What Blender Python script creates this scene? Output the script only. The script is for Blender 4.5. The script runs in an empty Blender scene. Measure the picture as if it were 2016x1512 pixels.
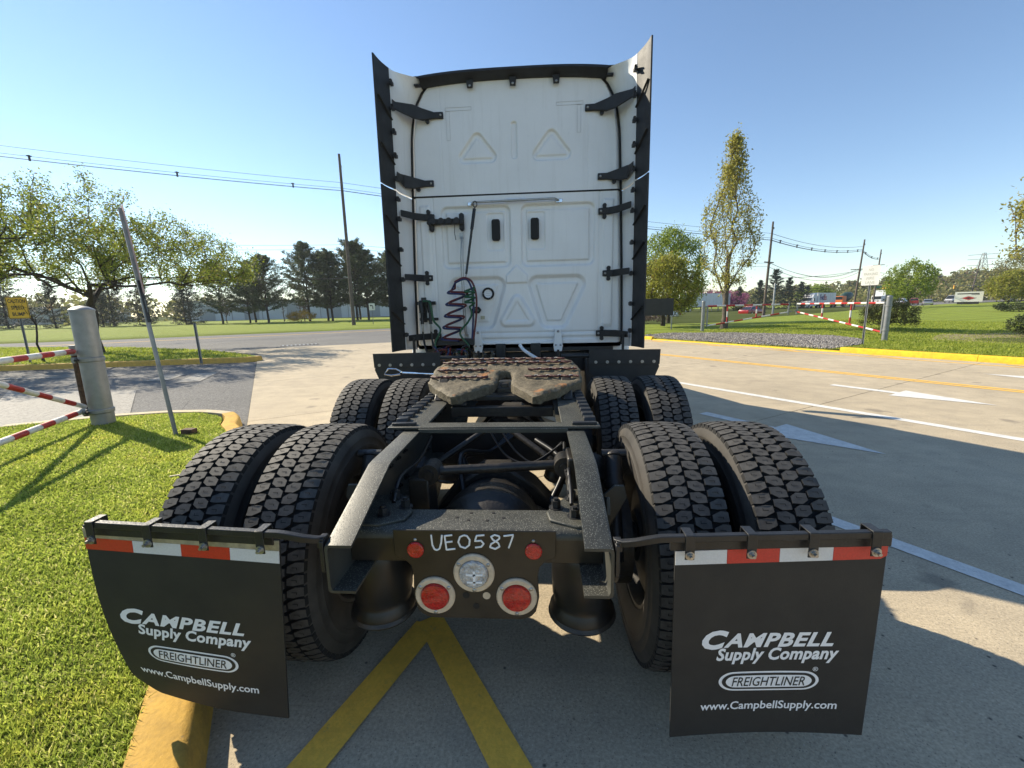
import bpy, math, random
import numpy as np
from mathutils import Vector, Matrix
scene = bpy.context.scene
COL = scene.collection
PI = math.pi
# ------------------------------------------------------------------ camera
CAM_F, CAM_PITCH, CAM_YAW, CAM_ROLL = 831.2, 10.186, 3.671, -1.305     # focal length in pixels of a 2016 px wide picture
CAM_POS = Vector((0.2178, -1.1209, 1.5275))
def cam_axes():
    p, y, r = (math.radians(a) for a in (CAM_PITCH, CAM_YAW, CAM_ROLL))
    f = Vector((-math.sin(y)*math.cos(p), math.cos(y)*math.cos(p), -math.sin(p)))
    rt = Vector((math.cos(y), math.sin(y), 0)); up = rt.cross(f)
    return f, rt*math.cos(r)+up*math.sin(r), -rt*math.sin(r)+up*math.cos(r)
cd = bpy.data.cameras.new('camera'); cam = bpy.data.objects.new('camera', cd); COL.objects.link(cam)
f_, r_, u_ = cam_axes()
cam.matrix_world = Matrix(((r_.x, u_.x, -f_.x, CAM_POS.x), (r_.y, u_.y, -f_.y, CAM_POS.y), (r_.z, u_.z, -f_.z, CAM_POS.z), (0, 0, 0, 1)))
cd.sensor_width = 36; cd.lens = 36*CAM_F/2016; cd.clip_start = 0.02; cd.clip_end = 6000
scene.camera = cam
# ------------------------------------------------------------------ sky, sun, exposure
SUN_EL = math.radians(33.5); SUN_AZ = math.radians(-62.0)          # azimuth from +Y towards +X
w = bpy.data.worlds.new('World'); scene.world = w; w.use_nodes = True
nt = w.node_tree; bg = nt.nodes['Background']
sky = nt.nodes.new('ShaderNodeTexSky'); sky.sky_type = 'NISHITA'; sky.sun_disc = False
sky.sun_elevation = SUN_EL; sky.sun_rotation = SUN_AZ; sky.altitude = 0; sky.air_density = 1.0; sky.dust_density = 0.0; sky.ozone_density = 2.0
hs = nt.nodes.new('ShaderNodeHueSaturation'); hs.inputs['Saturation'].default_value = 1.04
nt.links.new(sky.outputs[0], hs.inputs['Color']); nt.links.new(hs.outputs[0], bg.inputs[0]); bg.inputs[1].default_value = 0.106
sd = bpy.data.lights.new('sun', 'SUN'); sd.energy = 5.0; sd.angle = math.radians(0.5); sd.color = (1, 0.89, 0.70)
so = bpy.data.objects.new('sun', sd); COL.objects.link(so)
sv = Vector((math.sin(SUN_AZ)*math.cos(SUN_EL), math.cos(SUN_AZ)*math.cos(SUN_EL), math.sin(SUN_EL)))
so.rotation_euler = (-sv).to_track_quat('-Z', 'Y').to_euler(); so.location = (-20, 10, 30)
scene.view_settings.view_transform = 'Standard'; scene.view_settings.look = 'None'
scene.view_settings.gamma = 1; scene.view_settings.exposure = 0.87
scene.render.engine = 'CYCLES'
scene.render.resolution_x = 1024; scene.render.resolution_y = 768

# ------------------------------------------------------------------ materials
M = {}
def mat(name, col, rough=0.5, metal=0.0, var=0.0, vscale=8.0, bump=0.0, bscale=60.0, col2=None, spec=None, coat=0.0, detail=6.0):
    """Principled material whose colour wanders between two tones through noise, with fine noise relief."""
    if name in M: return M[name]
    m = bpy.data.materials.new(name); m.use_nodes = True; nt = m.node_tree; b = nt.nodes['Principled BSDF']
    b.inputs['Roughness'].default_value = rough; b.inputs['Metallic'].default_value = metal
    if spec is not None: b.inputs['Specular IOR Level'].default_value = spec
    if coat: b.inputs['Coat Weight'].default_value = coat; b.inputs['Coat Roughness'].default_value = 0.106
    c = tuple(col)+(1,)
    tc = nt.nodes.new('ShaderNodeTexCoord')
    if var or col2:
        c2 = tuple(col2)+(1,) if col2 else tuple(max(0, x*(1-var)) for x in col)+(1,)
        n = nt.nodes.new('ShaderNodeTexNoise'); n.inputs['Scale'].default_value = vscale; n.inputs['Detail'].default_value = detail
        n.inputs['Roughness'].default_value = 0.62
        r = nt.nodes.new('ShaderNodeValToRGB'); r.color_ramp.elements[0].position = 0.36; r.color_ramp.elements[1].position = 0.64
        r.color_ramp.elements[0].color = c2; r.color_ramp.elements[1].color = c
        nt.links.new(tc.outputs['Object'], n.inputs['Vector']); nt.links.new(n.outputs['Fac'], r.inputs['Fac']); nt.links.new(r.outputs['Color'], b.inputs['Base Color'])
        mr = nt.nodes.new('ShaderNodeMapRange'); mr.inputs['To Min'].default_value = min(1, rough*1.25); mr.inputs['To Max'].default_value = rough*0.85
        nt.links.new(n.outputs['Fac'], mr.inputs['Value']); nt.links.new(mr.outputs['Result'], b.inputs['Roughness'])
    else: b.inputs['Base Color'].default_value = c
    if bump:
        n2 = nt.nodes.new('ShaderNodeTexNoise'); n2.inputs['Scale'].default_value = bscale; n2.inputs['Detail'].default_value = 4
        bp = nt.nodes.new('ShaderNodeBump'); bp.inputs['Strength'].default_value = bump; bp.inputs['Distance'].default_value = 0.01
        nt.links.new(tc.outputs['Object'], n2.inputs['Vector']); nt.links.new(n2.outputs['Fac'], bp.inputs['Height']); nt.links.new(bp.outputs['Normal'], b.inputs['Normal'])
    M[name] = m; return m
class NT:
    """small helper to wire node trees"""
    def __init__(s, name):
        s.m = bpy.data.materials.new(name); s.m.use_nodes = True; s.t = s.m.node_tree; s.b = s.t.nodes['Principled BSDF']; M[name] = s.m
        s.tc = s.t.nodes.new('ShaderNodeTexCoord').outputs['Object']
    def n(s, kind, **kw):
        o = s.t.nodes.new('ShaderNode'+kind)
        for k, v in kw.items():
            if k.startswith('i_'):
                key = k[2:].replace('_', ' ')
                o.inputs[key].default_value = v
            else: setattr(o, k, v)
        return o
    def l(s, a, b): s.t.links.new(a, b)
    def noise(s, scale, detail=5, rough=.6, vec=None, dist=0.0):
        o = s.n('TexNoise', i_Scale=scale, i_Detail=detail, i_Roughness=rough, i_Distortion=dist); s.l(vec or s.tc, o.inputs['Vector']); return o.outputs['Fac']
    def ramp(s, fac, stops):
        o = s.n('ValToRGB'); e = o.color_ramp.elements
        while len(e) < len(stops): e.new(0.5)
        for el, (p, c) in zip(e, stops):
            el.position = p; el.color = (c if len(c) == 4 else tuple(c)+(1,)) if not isinstance(c, (int, float)) else (c, c, c, 1)
        s.l(fac, o.inputs[0]); return o.outputs[0]
    def mix(s, fac, a, b, mode='MIX'):
        o = s.n('Mix', data_type='RGBA', blend_type=mode)
        for sock, v in ((o.inputs[0], fac), (o.inputs[6], a), (o.inputs[7], b)):
            if isinstance(v, (int, float)): sock.default_value = v
            elif isinstance(v, tuple): sock.default_value = v if len(v) == 4 else v+(1,)
            else: s.l(v, sock)
        return o.outputs[2]
    def math(s, op, a, b=0.5):
        o = s.n('Math', operation=op)
        for sock, v in ((o.inputs[0], a), (o.inputs[1], b)):
            if isinstance(v, (int, float)): sock.default_value = v
            else: s.l(v, sock)
        return o.outputs[0]
    def mapping(s, scale=(1, 1, 1), rot=(0, 0, 0), vec=None):
        o = s.n('Mapping'); o.inputs['Scale'].default_value = scale; o.inputs['Rotation'].default_value = rot; s.l(vec or s.tc, o.inputs['Vector']); return o.outputs[0]
    def bump(s, h, strength=.5, dist=.01, prev=None):
        o = s.n('Bump', i_Strength=strength, i_Distance=dist); s.l(h, o.inputs['Height'])
        if prev: s.l(prev, o.inputs['Normal'])
        s.l(o.outputs[0], s.b.inputs['Normal']); return o.outputs[0]
    def col(s, c): s.l(c, s.b.inputs['Base Color'])
    def set(s, **kw):
        for k, v in kw.items():
            sock = s.b.inputs[k.replace('_', ' ')]
            if isinstance(v, (int, float, tuple)): sock.default_value = v
            else: s.l(v, sock)
def leafmat(name, stops, trans=0.5, rough=0.55, patchy=0.0):
    """leaf colour varies leaf by leaf; light shines through"""
    q = NT(name); g = q.n('NewGeometry'); c = q.ramp(g.outputs['Random Per Island'], stops)
    if patchy: c = q.mix(patchy, c, q.ramp(q.noise(1.7, 5, .65, g.outputs['Position']), [(.30, (.62, .66, .50)), (.50, (1, 1, 1)), (.68, (1.12, 1.0, .85))]), 'MULTIPLY')
    q.col(c); q.set(Roughness=rough, Specular_IOR_Level=0.3)
    t = q.n('BsdfTranslucent'); q.l(c, t.inputs[0]); mx = q.n('MixShader'); mx.inputs[0].default_value = trans
    out = q.t.nodes['Material Output']; q.l(q.b.outputs[0], mx.inputs[1]); q.l(t.outputs[0], mx.inputs[2]); q.l(mx.outputs[0], out.inputs[0]); return q.m

# ------------------------------------------------------------------ mesh helpers
def link(name, me, parent=None, loc=None):
    o = bpy.data.objects.new(name, me); COL.objects.link(o)
    if parent: o.parent = parent
    if loc is not None: o.location = loc
    return o
def tag(o, label=None, cat=None, group=None, kind=None):
    if label: o['label'] = label
    if cat: o['category'] = cat
    if group: o['group'] = group
    if kind: o['kind'] = kind
    return o
def thing(name, label, cat, loc=(0, 0, 0), rz=0.0, group=None):
    o = link(name, None, None, loc); o.rotation_euler = (0, 0, rz); o.empty_display_size = .2
    return tag(o, label, cat, group)
def kids(o): return [c for c in bpy.data.objects if c.parent == o]
def copy_tree(o, parent=None):
    c = o.copy(); COL.objects.link(c); c.parent = parent
    for ch in kids(o): copy_tree(ch, c)
    return c
class MB:
    def __init__(s): s.v = []; s.f = []; s.m = []; s.mi = 0
    def add(s, vs, fs):
        k = len(s.v); s.v += [tuple(v) for v in vs]; s.f += [tuple(i+k for i in f) for f in fs]; s.m += [s.mi]*len(fs); return s
    def box(s, c, d, M3=None):
        c = Vector(c); x, y, z = (a/2 for a in d); vs = [Vector((i*x, j*y, k*z)) for i in (-1, 1) for j in (-1, 1) for k in (-1, 1)]
        if M3 is not None: vs = [M3 @ v for v in vs]
        return s.add([v+c for v in vs], [(0, 1, 3, 2), (4, 6, 7, 5), (0, 4, 5, 1), (2, 3, 7, 6), (0, 2, 6, 4), (1, 5, 7, 3)])
    def bar(s, a, b, wd, ht, up=(0, 0, 1)):
        a = Vector(a); b = Vector(b); y = (b-a); L = y.length; y.normalize(); x = y.cross(Vector(up))
        if x.length < 1e-6: x = y.cross(Vector((1, 0, 0)))
        x.normalize(); z = x.cross(y); return s.box((a+b)/2, (wd, L, ht), Matrix((x, y, z)).transposed())
    def cyl(s, a, b, r0, r1=None, n=12, caps=True):
        r1 = r0 if r1 is None else r1; return s.lathe(a, b, [(0, r0), (1, r1)], n, caps)
    def lathe(s, a, b, prof, n=16, caps=True):
        """prof: (fraction along a-b, radius)"""
        a = Vector(a); b = Vector(b); z = (b-a).normalized(); x = z.orthogonal().normalized(); y = z.cross(x); vs = []; fs = []
        for t, r in prof:
            c = a+(b-a)*t
            vs += [c+x*(r*math.cos(2*PI*i/n))+y*(r*math.sin(2*PI*i/n)) for i in range(n)]
        for k in range(len(prof)-1):
            for i in range(n): j = (i+1) % n; fs.append((k*n+i, k*n+j, (k+1)*n+j, (k+1)*n+i))
        if caps: fs.append(tuple(range(n-1, -1, -1))); fs.append(tuple((len(prof)-1)*n+i for i in range(n)))
        return s.add(vs, fs)
    def tube(s, pts, r, n=8, caps=True):
        pts = [Vector(p) for p in pts]; N = len(pts); rs = r if isinstance(r, (list, tuple)) else [r]*N
        vs = []; fs = []; x = None
        for i, p in enumerate(pts):
            t = (pts[min(i+1, N-1)]-pts[max(i-1, 0)]).normalized()
            if x is None: x = t.orthogonal().normalized()
            else:
                x = (x-t*x.dot(t))
                x = x.normalized() if x.length > 1e-6 else t.orthogonal().normalized()
            y = t.cross(x); vs += [p+(x*math.cos(2*PI*k/n)+y*math.sin(2*PI*k/n))*rs[i] for k in range(n)]
        for i in range(N-1):
            for k in range(n): j = (k+1) % n; fs.append((i*n+k, i*n+j, (i+1)*n+j, (i+1)*n+k))
        if caps: fs.append(tuple(range(n-1, -1, -1))); fs.append(tuple((N-1)*n+k for k in range(n)))
        return s.add(vs, fs)
    def loft(s, secs, caps=True, close=True):
        n = len(secs[0]); vs = [p for q in secs for p in q]; fs = []
        for i in range(len(secs)-1):
            for k in range(n if close else n-1): j = (k+1) % n; fs.append((i*n+k, i*n+j, (i+1)*n+j, (i+1)*n+k))
        if caps and close: fs.append(tuple(range(n-1, -1, -1))); fs.append(tuple((len(secs)-1)*n+k for k in range(n)))
        return s.add(vs, fs)
    def prism(s, poly, fn, h0, h1):
        """poly of 2D points, fn(u, v, h) -> 3D; a closed slab between h0 and h1"""
        return s.loft([[fn(u, v, h0) for u, v in poly], [fn(u, v, h1) for u, v in poly]])
    def dome(s, c, r, n=12, k=4, zs=1.0, axis=(0, 0, 1)):
        a = Vector(axis).normalized(); c = Vector(c)
        return s.lathe(c, c+a, [(r*zs*math.sin(i*PI/2/k), max(r*math.cos(i*PI/2/k), r*.02)) for i in range(k+1)], n)
    def build(s, name, mats, parent=None, loc=None, bevel=0.0, smooth=35.0, seg=2):
        me = bpy.data.meshes.new(name); me.from_pydata(s.v, [], s.f)
        for m in (mats if isinstance(mats, (list, tuple)) else [mats]): me.materials.append(m)
        if any(s.m): me.polygons.foreach_set('material_index', s.m)
        import bmesh
        bm = bmesh.new(); bm.from_mesh(me); bmesh.ops.recalc_face_normals(bm, faces=bm.faces); bm.to_mesh(me); bm.free()
        if smooth:
            me.shade_smooth(); me.set_sharp_from_angle(angle=math.radians(smooth))
        me.update(); o = link(name, me, parent, loc)
        if bevel:
            b = o.modifiers.new('bevel', 'BEVEL'); b.width = bevel; b.segments = seg; b.limit_method = 'ANGLE'; b.angle_limit = math.radians(40)
        return o
def np_mesh(name, v, f, mats, parent=None, loc=None, smooth=False, mi=None):
    v = np.asarray(v, np.float32); f = np.asarray(f, np.int32); k = f.shape[1]
    me = bpy.data.meshes.new(name); me.vertices.add(len(v)); me.vertices.foreach_set('co', v.ravel())
    me.loops.add(f.size); me.loops.foreach_set('vertex_index', f.ravel()); me.polygons.add(len(f))
    me.polygons.foreach_set('loop_start', np.arange(0, f.size, k, dtype=np.int32))
    for m in (mats if isinstance(mats, (list, tuple)) else [mats]): me.materials.append(m)
    if mi is not None: me.polygons.foreach_set('material_index', np.asarray(mi, np.int32))
    me.update(calc_edges=True); me.validate()
    if smooth: me.shade_smooth()
    return link(name, me, parent, loc)
def sheet(name, poly, z, m, parent=None, bottom=None):
    """flat polygon (given as x, y points); with bottom, a slab"""
    b = MB()
    if bottom is None: b.add([(x, y, z) for x, y in poly], [tuple(range(len(poly)))])
    else: b.loft([[(x, y, bottom) for x, y in poly], [(x, y, z) for x, y in poly]])
    o = b.build(name, m, parent, smooth=0)
    return o
def text_mesh(body, size=1.0, shear=0.0, offset=0.0, space=1.0, extrude=0.0, width=None, height=None):
    """lettering as a flat mesh; returns vertex array (fitted into width/height, lower left at 0,0) and faces"""
    cu = bpy.data.curves.new('lettering', 'FONT'); cu.body = body; cu.size = size; cu.shear = shear; cu.offset = offset; cu.space_character = space; cu.resolution_u = 3
    o = bpy.data.objects.new('lettering', cu); COL.objects.link(o)
    dg = bpy.context.evaluated_depsgraph_get(); me = o.evaluated_get(dg).to_mesh()
    v = np.array([tuple(p.co) for p in me.vertices]); f = [tuple(p.vertices) for p in me.polygons]
    o.evaluated_get(dg).to_mesh_clear(); bpy.data.objects.remove(o); bpy.data.curves.remove(cu)
    v[:, 0] -= v[:, 0].min(); v[:, 1] -= v[:, 1].min()
    if width: k = width/v[:, 0].max(); v[:, 0] *= k
    if height: v[:, 1] *= height/v[:, 1].max()
    return v[:, :2], f
def rrect(x0, x1, y0, y1, r, n=5):
    out = []
    for cx, cy, a in ((x1-r, y1-r, 0), (x0+r, y1-r, 90), (x0+r, y0+r, 180), (x1-r, y0+r, 270)):
        out += [(cx+r*math.cos(math.radians(a+90*i/n)), cy+r*math.sin(math.radians(a+90*i/n))) for i in range(n+1)]
    return out
def circ(cx, cy, r, n=24): return [(cx+r*math.cos(2*PI*i/n), cy+r*math.sin(2*PI*i/n)) for i in range(n)]
# the driveway runs askew to the parked truck: s along it, m across it
RD = Vector((0.5519, -0.8339)); RN = Vector((0.8339, 0.5519)); RANG = math.atan2(RD.y, RD.x)
def sm(s, m): p = RD*s+RN*m; return (p.x, p.y)
# ------------------------------------------------------------------ ground materials (world coordinates)
def ground_nt(name):
    q = NT(name); q.tc = q.n('NewGeometry').outputs['Position']; return q
def make_ground_mats():
    q = ground_nt('concrete')
    big = q.noise(.55, 4, .6); mid = q.noise(3.2, 5, .65); fine = q.noise(85, 3, .7)
    c = q.ramp(big, [(.3, (.455, .38, .27)), (.55, (.545, .455, .32)), (.75, (.595, .50, .355))])
    c = q.mix(q.math('MULTIPLY', q.ramp(mid, [(.35, 1), (.62, 0)]), .38), c, (.31, .265, .20), 'MIX')
    v = q.n('TexVoronoi', i_Scale=95.0); q.l(q.tc, v.inputs['Vector'])
    spots = q.ramp(v.outputs['Distance'], [(.10, 1), (.30, 0)]); sel = q.ramp(v.outputs['Color'], [(.55, 0), (.72, 1)])
    c = q.mix(q.math('MULTIPLY', q.math('MULTIPLY', spots, sel), .8), c, (.13, .115, .10))
    v2 = q.n('TexVoronoi', i_Scale=70.0); q.l(q.mapping((1, 1, 1), (0, 0, .7)), v2.inputs['Vector'])
    sp2 = q.math('MULTIPLY', q.ramp(v2.outputs['Distance'], [(.08, 1), (.22, 0)]), q.ramp(v2.outputs['Color'], [(.70, 0), (.82, 1)]))
    c = q.mix(q.math('MULTIPLY', sp2, .75), c, (.70, .64, .53))
    c = q.mix(.8, c, q.ramp(fine, [(.3, .55), (.7, 1.12)]), 'MULTIPLY')
    sp3 = q.n('TexVoronoi', i_Scale=13.0); q.l(q.tc, sp3.inputs['Vector']); c = q.mix(q.math('MULTIPLY', q.math('MULTIPLY', q.ramp(sp3.outputs['Distance'], [(.05, 1), (.12, 0)]), q.ramp(sp3.outputs['Color'], [(.55, 0), (.6, 1)])), .85), c, (.05, .045, .04))
    # tyre streaks along the lanes
    st = q.noise(1.0, 4, .6, q.mapping((.35, 6, 1), (0, 0, -RANG)))
    c = q.mix(q.math('MULTIPLY', q.ramp(st, [(.55, 0), (.75, 1)]), .25), c, (.17, .15, .13))
    # old oil drips
    oil = q.noise(2.1, 3, .5, q.mapping((1, 1, 1), (.3, .2, 1)))
    c = q.mix(q.math('MULTIPLY', q.ramp(oil, [(.66, 0), (.72, 1)]), .45), c, (.10, .09, .08))
    q.col(c); q.set(Roughness=.85, Specular_IOR_Level=.25)
    h = q.math('ADD', q.math('MULTIPLY', fine, .6), q.math('MULTIPLY', spots, -.4)); br = q.noise(60, 2, .5, q.mapping((1, .06, 1), (0, 0, .25)))
    q.bump(q.math('ADD', h, q.math('MULTIPLY', br, .5)), .55, .004)

    q = ground_nt('asphalt')
    v = q.n('TexVoronoi', i_Scale=60.0); q.l(q.tc, v.inputs['Vector'])
    c = q.ramp(v.outputs['Color'], [(.0, (.10, .10, .098)), (.5, (.17, .167, .16)), (1, (.30, .29, .275))])
    c = q.mix(.6, c, q.ramp(q.noise(.35, 5, .6), [(.3, .72), (.7, 1.05)]), 'MULTIPLY')
    cr = q.n('TexVoronoi', i_Scale=1.3, feature='DISTANCE_TO_EDGE'); q.l(q.tc, cr.inputs['Vector'])
    c = q.mix(q.math('MULTIPLY', q.ramp(cr.outputs['Distance'], [(.0, 1), (.008, 0)]), .5), c, (.05, .05, .05))
    q.col(c); q.set(Roughness=.9, Specular_IOR_Level=.12); q.bump(v.outputs['Distance'], .5, .006)

    q = ground_nt('grass_soil')
    c = q.ramp(q.noise(9, 6, .7), [(.3, (.075, .090, .018)), (.5, (.14, .165, .030)), (.7, (.20, .225, .045))])
    c = q.mix(.6, c, q.ramp(q.noise(.7, 4, .6), [(.3, .75), (.7, 1.15)]), 'MULTIPLY'); q.col(c); q.set(Roughness=.95, Specular_IOR_Level=.1); q.bump(q.noise(70, 4, .8), 1.0, .03)
    q = ground_nt('far_ground')
    c = q.ramp(q.noise(.05, 6, .7), [(.3, (.05, .065, .025)), (.6, (.085, .10, .04)), (.75, (.14, .13, .07))]); q.col(c); q.set(Roughness=1.0, Specular_IOR_Level=0.0)
    q = ground_nt('mown_grass')
    wv = q.n('TexWave', wave_type='BANDS', i_Scale=.16, i_Distortion=2.0, i_Detail=2.0); q.l(q.mapping((1, 1, 1), (0, 0, -RANG+.2)), wv.inputs['Vector'])
    c = q.ramp(q.noise(26, 6, .75), [(.3, (.125, .165, .022)), (.5, (.215, .265, .042)), (.72, (.30, .35, .07))])
    c = q.mix(.5, c, q.ramp(wv.outputs['Fac'], [(.2, .72), (.8, 1.12)]), 'MULTIPLY')
    c = q.mix(q.ramp(q.noise(.35, 4, .6), [(.52, 0), (.75, .55)]), c, (.16, .16, .05)); q.col(c); q.set(Roughness=.9, Specular_IOR_Level=.1); q.bump(q.noise(60, 5, .8), 1.0, .04)
    for nm, c1, c2, c3 in (('yellow_paint', (.95, .55, .08), (.80, .46, .075), (.34, .25, .13)), ('white_paint', (.72, .71, .67), (.58, .57, .54), (.25, .23, .20)), ('curb_yellow', (.78, .52, .035), (.62, .40, .04), (.30, .22, .10)), ('curb_ochre', (.66, .40, .085), (.50, .31, .08), (.30, .23, .14)), ('worn_white', (.36, .34, .30), (.28, .265, .24), (.15, .145, .14))):
        q = ground_nt(nm); c = q.ramp(q.noise(9, 5, .7), [(.35, c2), (.6, c1)])
        thr = .60 if nm != 'worn_white' else .48
        c = q.mix(q.math('MULTIPLY', q.ramp(q.noise(22, 6, .8), [(thr, 0), (thr+.12, 1)]), .8), c, c3)
        v = q.n('TexVoronoi', i_Scale=90.0); q.l(q.tc, v.inputs['Vector']); c = q.mix(.25, c, q.ramp(v.outputs['Color'], [(.2, .6), (.8, 1)]), 'MULTIPLY')
        q.col(c); q.set(Roughness=.8, Specular_IOR_Level=.2); q.bump(q.noise(90, 3, .7), .5, .004)
    q = ground_nt('curb_concrete'); c = q.ramp(q.noise(8, 6, .7), [(.3, (.40, .33, .21)), (.7, (.56, .47, .32))]); q.col(c); q.set(Roughness=.9); q.bump(q.noise(80, 4, .8), .6, .006)
    q = ground_nt('joint'); q.col(q.ramp(q.noise(20), [(.3, (.03, .028, .025)), (.7, (.07, .06, .05))])); q.set(Roughness=1.0)
    q = ground_nt('dry_soil'); c = q.ramp(q.noise(14, 6, .8), [(.3, (.19, .16, .085)), (.5, (.29, .24, .14)), (.7, (.36, .30, .18))]); c = q.mix(q.ramp(q.noise(1.5, 4), [(.5, 0), (.7, .5)]), c, (.12, .14, .04)); q.col(c); q.set(Roughness=1.0); q.bump(q.noise(60, 5, .8), 1.0, .04)
    q = NT('gravel_stone'); g = q.n('NewGeometry'); q.col(q.ramp(g.outputs['Random Per Island'], [(0, (.07, .065, .065)), (.5, (.17, .16, .155)), (.85, (.30, .28, .26)), (1, (.45, .42, .38))])); q.set(Roughness=.9)
make_ground_mats()
leafmat('grass_blade', [(0, (.21, .28, .045)), (.45, (.37, .455, .075)), (.85, (.50, .555, .12)), (1, (.64, .60, .27))], .6, .5, .9)
leafmat('lawn_blade', [(0, (.20, .25, .03)), (.5, (.34, .395, .055)), (.9, (.43, .47, .085)), (1, (.5, .47, .17))], .55, .6, .8)
def struct(name, poly, z, m, bottom=None): return tag(sheet(name, poly, z, M[m], None, bottom), kind='structure')
# ------------------------------------------------------------------ the lie of the land
struct('ground', [(-1500, -1200), (1500, -1200), (1500, 1500), (-1500, 1500)], -.10, 'far_ground')
ROAD = [(-260, -40, -66, .3), (-60, -31, -46, .05), (-10, -25.2, -38.2, 0), (-5.8, -22.7, -38, 0), (-2.4, -20.3, -38, 0), (4.8, -19.8, -37.5, 0), (12, -20.2, -37.5, -.01), (20, -22, -38, -.06), (27, -24.6, -39, -.16), (35, -27.8, -40, -.32), (48, -32.5, -42, -.45), (64, -35, -46, -.47), (80, -37, -50, -.47), (104, -39, -56, -.46), (118, -38.5, -57, -.40), (140, -37, -58, .02), (180, -36, -58, .28), (420, -34, -60, 1.2)]   # m, near edge, far edge, level
def road_at(m):
    for a, b in zip(ROAD, ROAD[1:]):
        if a[0] <= m <= b[0]: t = (m-a[0])/(b[0]-a[0]); return [x+(y-x)*t for x, y in zip(a[1:], b[1:])]
    return ROAD[-1][1:]
def road():
    v = []; f = []; ms = np.concatenate([np.linspace(-260, -20, 20), np.linspace(-18, 150, 85), np.linspace(160, 420, 14)]); K = 6
    for m in ms:
        a, b, z = road_at(m)
        for k in range(K+1): x, y = sm(a+(b-a)*k/K, m); v.append((x, y, z-.012+.05*math.sin(PI*k/K)*0))
    for i in range(len(ms)-1):
        for k in range(K): f.append((i*(K+1)+k, i*(K+1)+k+1, (i+1)*(K+1)+k+1, (i+1)*(K+1)+k))
    tag(np_mesh('main_road', v, f, M['asphalt']), kind='structure')
road()
struct('side_drive', [sm(*p) for p in ((-20.6, -2.0), (-18, -.8), (18, -.8), (18, -45), (-10, -60), (-32, -60), (-25.6, -10))], -.016, 'asphalt')
# driveway: concrete slabs lane by lane, joints between them
drive = tag(sheet('driveway', [sm(*p) for p in ((-18, -.82), (22, -.82), (22, 14.4), (-18, 14.4))], -.006, M['joint']), kind='structure')
def slab(s0, s1, m0, m1):
    g = .006; b = MB(); P = [sm(a, c) for a, c in ((s0+g, m0+g), (s1-g, m0+g), (s1-g, m1-g), (s0+g, m1-g))]
    b.loft([[(x, y, -.005) for x, y in P], [(x, y, 0) for x, y in P]]); b.build('concrete_slab', M['concrete'], drive, smooth=0)
lanes = [-.82, 2.87, 6.52, 10.13, 14.34]
for k in range(10):
    for a, c in zip(lanes, lanes[1:]): slab(-18+4*k, -14+4*k, a, c)
struct('driveway_apron', [sm(*p) for p in ((-18.01, -.82), (-20.4, -2.3), (-20.5, 1), (-20.0, 4.8), (-20.4, 12), (-22.3, 20), (-23.4, 23), (-21.5, 19.2), (-18.01, 15.6), (-18.01, 14.4))], 0, 'concrete')
# painted markings
def line(name, a, b, wd, m, z=.004, label=None):
    a = Vector(a); b = Vector(b); t = (b-a).normalized(); n = Vector((-t.y, t.x))*wd/2
    return struct(name, [(a-n)[:], (b-n)[:], (b+n)[:], (a+n)[:]], z, m)
line('white_lane_line', sm(-14, 2.87), sm(14, 2.87), .13, 'white_paint')
line('white_lane_line', sm(-17, 6.52), sm(14, 6.52), .15, 'white_paint')
for o in (-.09, .09): line('yellow_centre_line', sm(-17.5, 10.13+o), sm(14, 10.13+o), .09, 'yellow_paint')
line('yellow_edge_line', sm(-17, 13.75), sm(14, 13.75), .09, 'yellow_paint')
for k in range(9): line('yellow_hatch_line', sm(-14.6+2.6*k, 14.2), sm(-13.6+2.6*k, 13.78), .10, 'yellow_paint', .006)
line('yellow_bay_line', sm(-.80, .117), sm(9, .117), .125, 'yellow_paint')
line('yellow_bay_line', (-.342, .683), (-1.30, -1.95), .125, 'yellow_paint', .008)
def arrow(name, s, m, sc=1.0, flip=1):
    P = [(-.88, .075), (.05, .075), (.05, .30), (1.15, 0), (.05, -.30), (.05, -.075), (-.88, -.075)]
    struct(name, [sm(s+flip*a*sc, m+b*sc*1.1) for a, b in P], .005, 'white_paint')
arrow('white_arrow', -1.75, 4.80, 1.02); arrow('white_arrow', -1.75, 8.49, 1.02); arrow('white_arrow', -.35, 12.05, 1.0, -1)
# asphalt side drive markings
struct('white_hump_marking', [(-5.9, 4.62), (-6.7, 3.5), (-9.0, 5.2), (-11.4, 7.3), (-8.28, 7.15)], -.007, 'worn_white')
line('white_stop_line', (-30, 8.0), (-9.2, 11.75), .10, 'worn_white', -.006)
line('white_stop_line', (-22, 7.78), (-10.9, 9.42), .20, 'worn_white', -.006)
for i in range(2): line('white_lettering_marking', (-9.0+1.0*i, 8.4-.25*i), (-9.4+.72*i, 9.4+.25*i), .5, 'worn_white', -.006)
for k in range(5): line('white_lane_dash', sm(-29.5, -40+12*k), sm(-29.5, -36+12*k), .16, 'worn_white', -.006)
line('yellow_centre_line', sm(-33.5, -40), sm(-33.5, 12), .2, 'yellow_paint', -.006)
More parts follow.
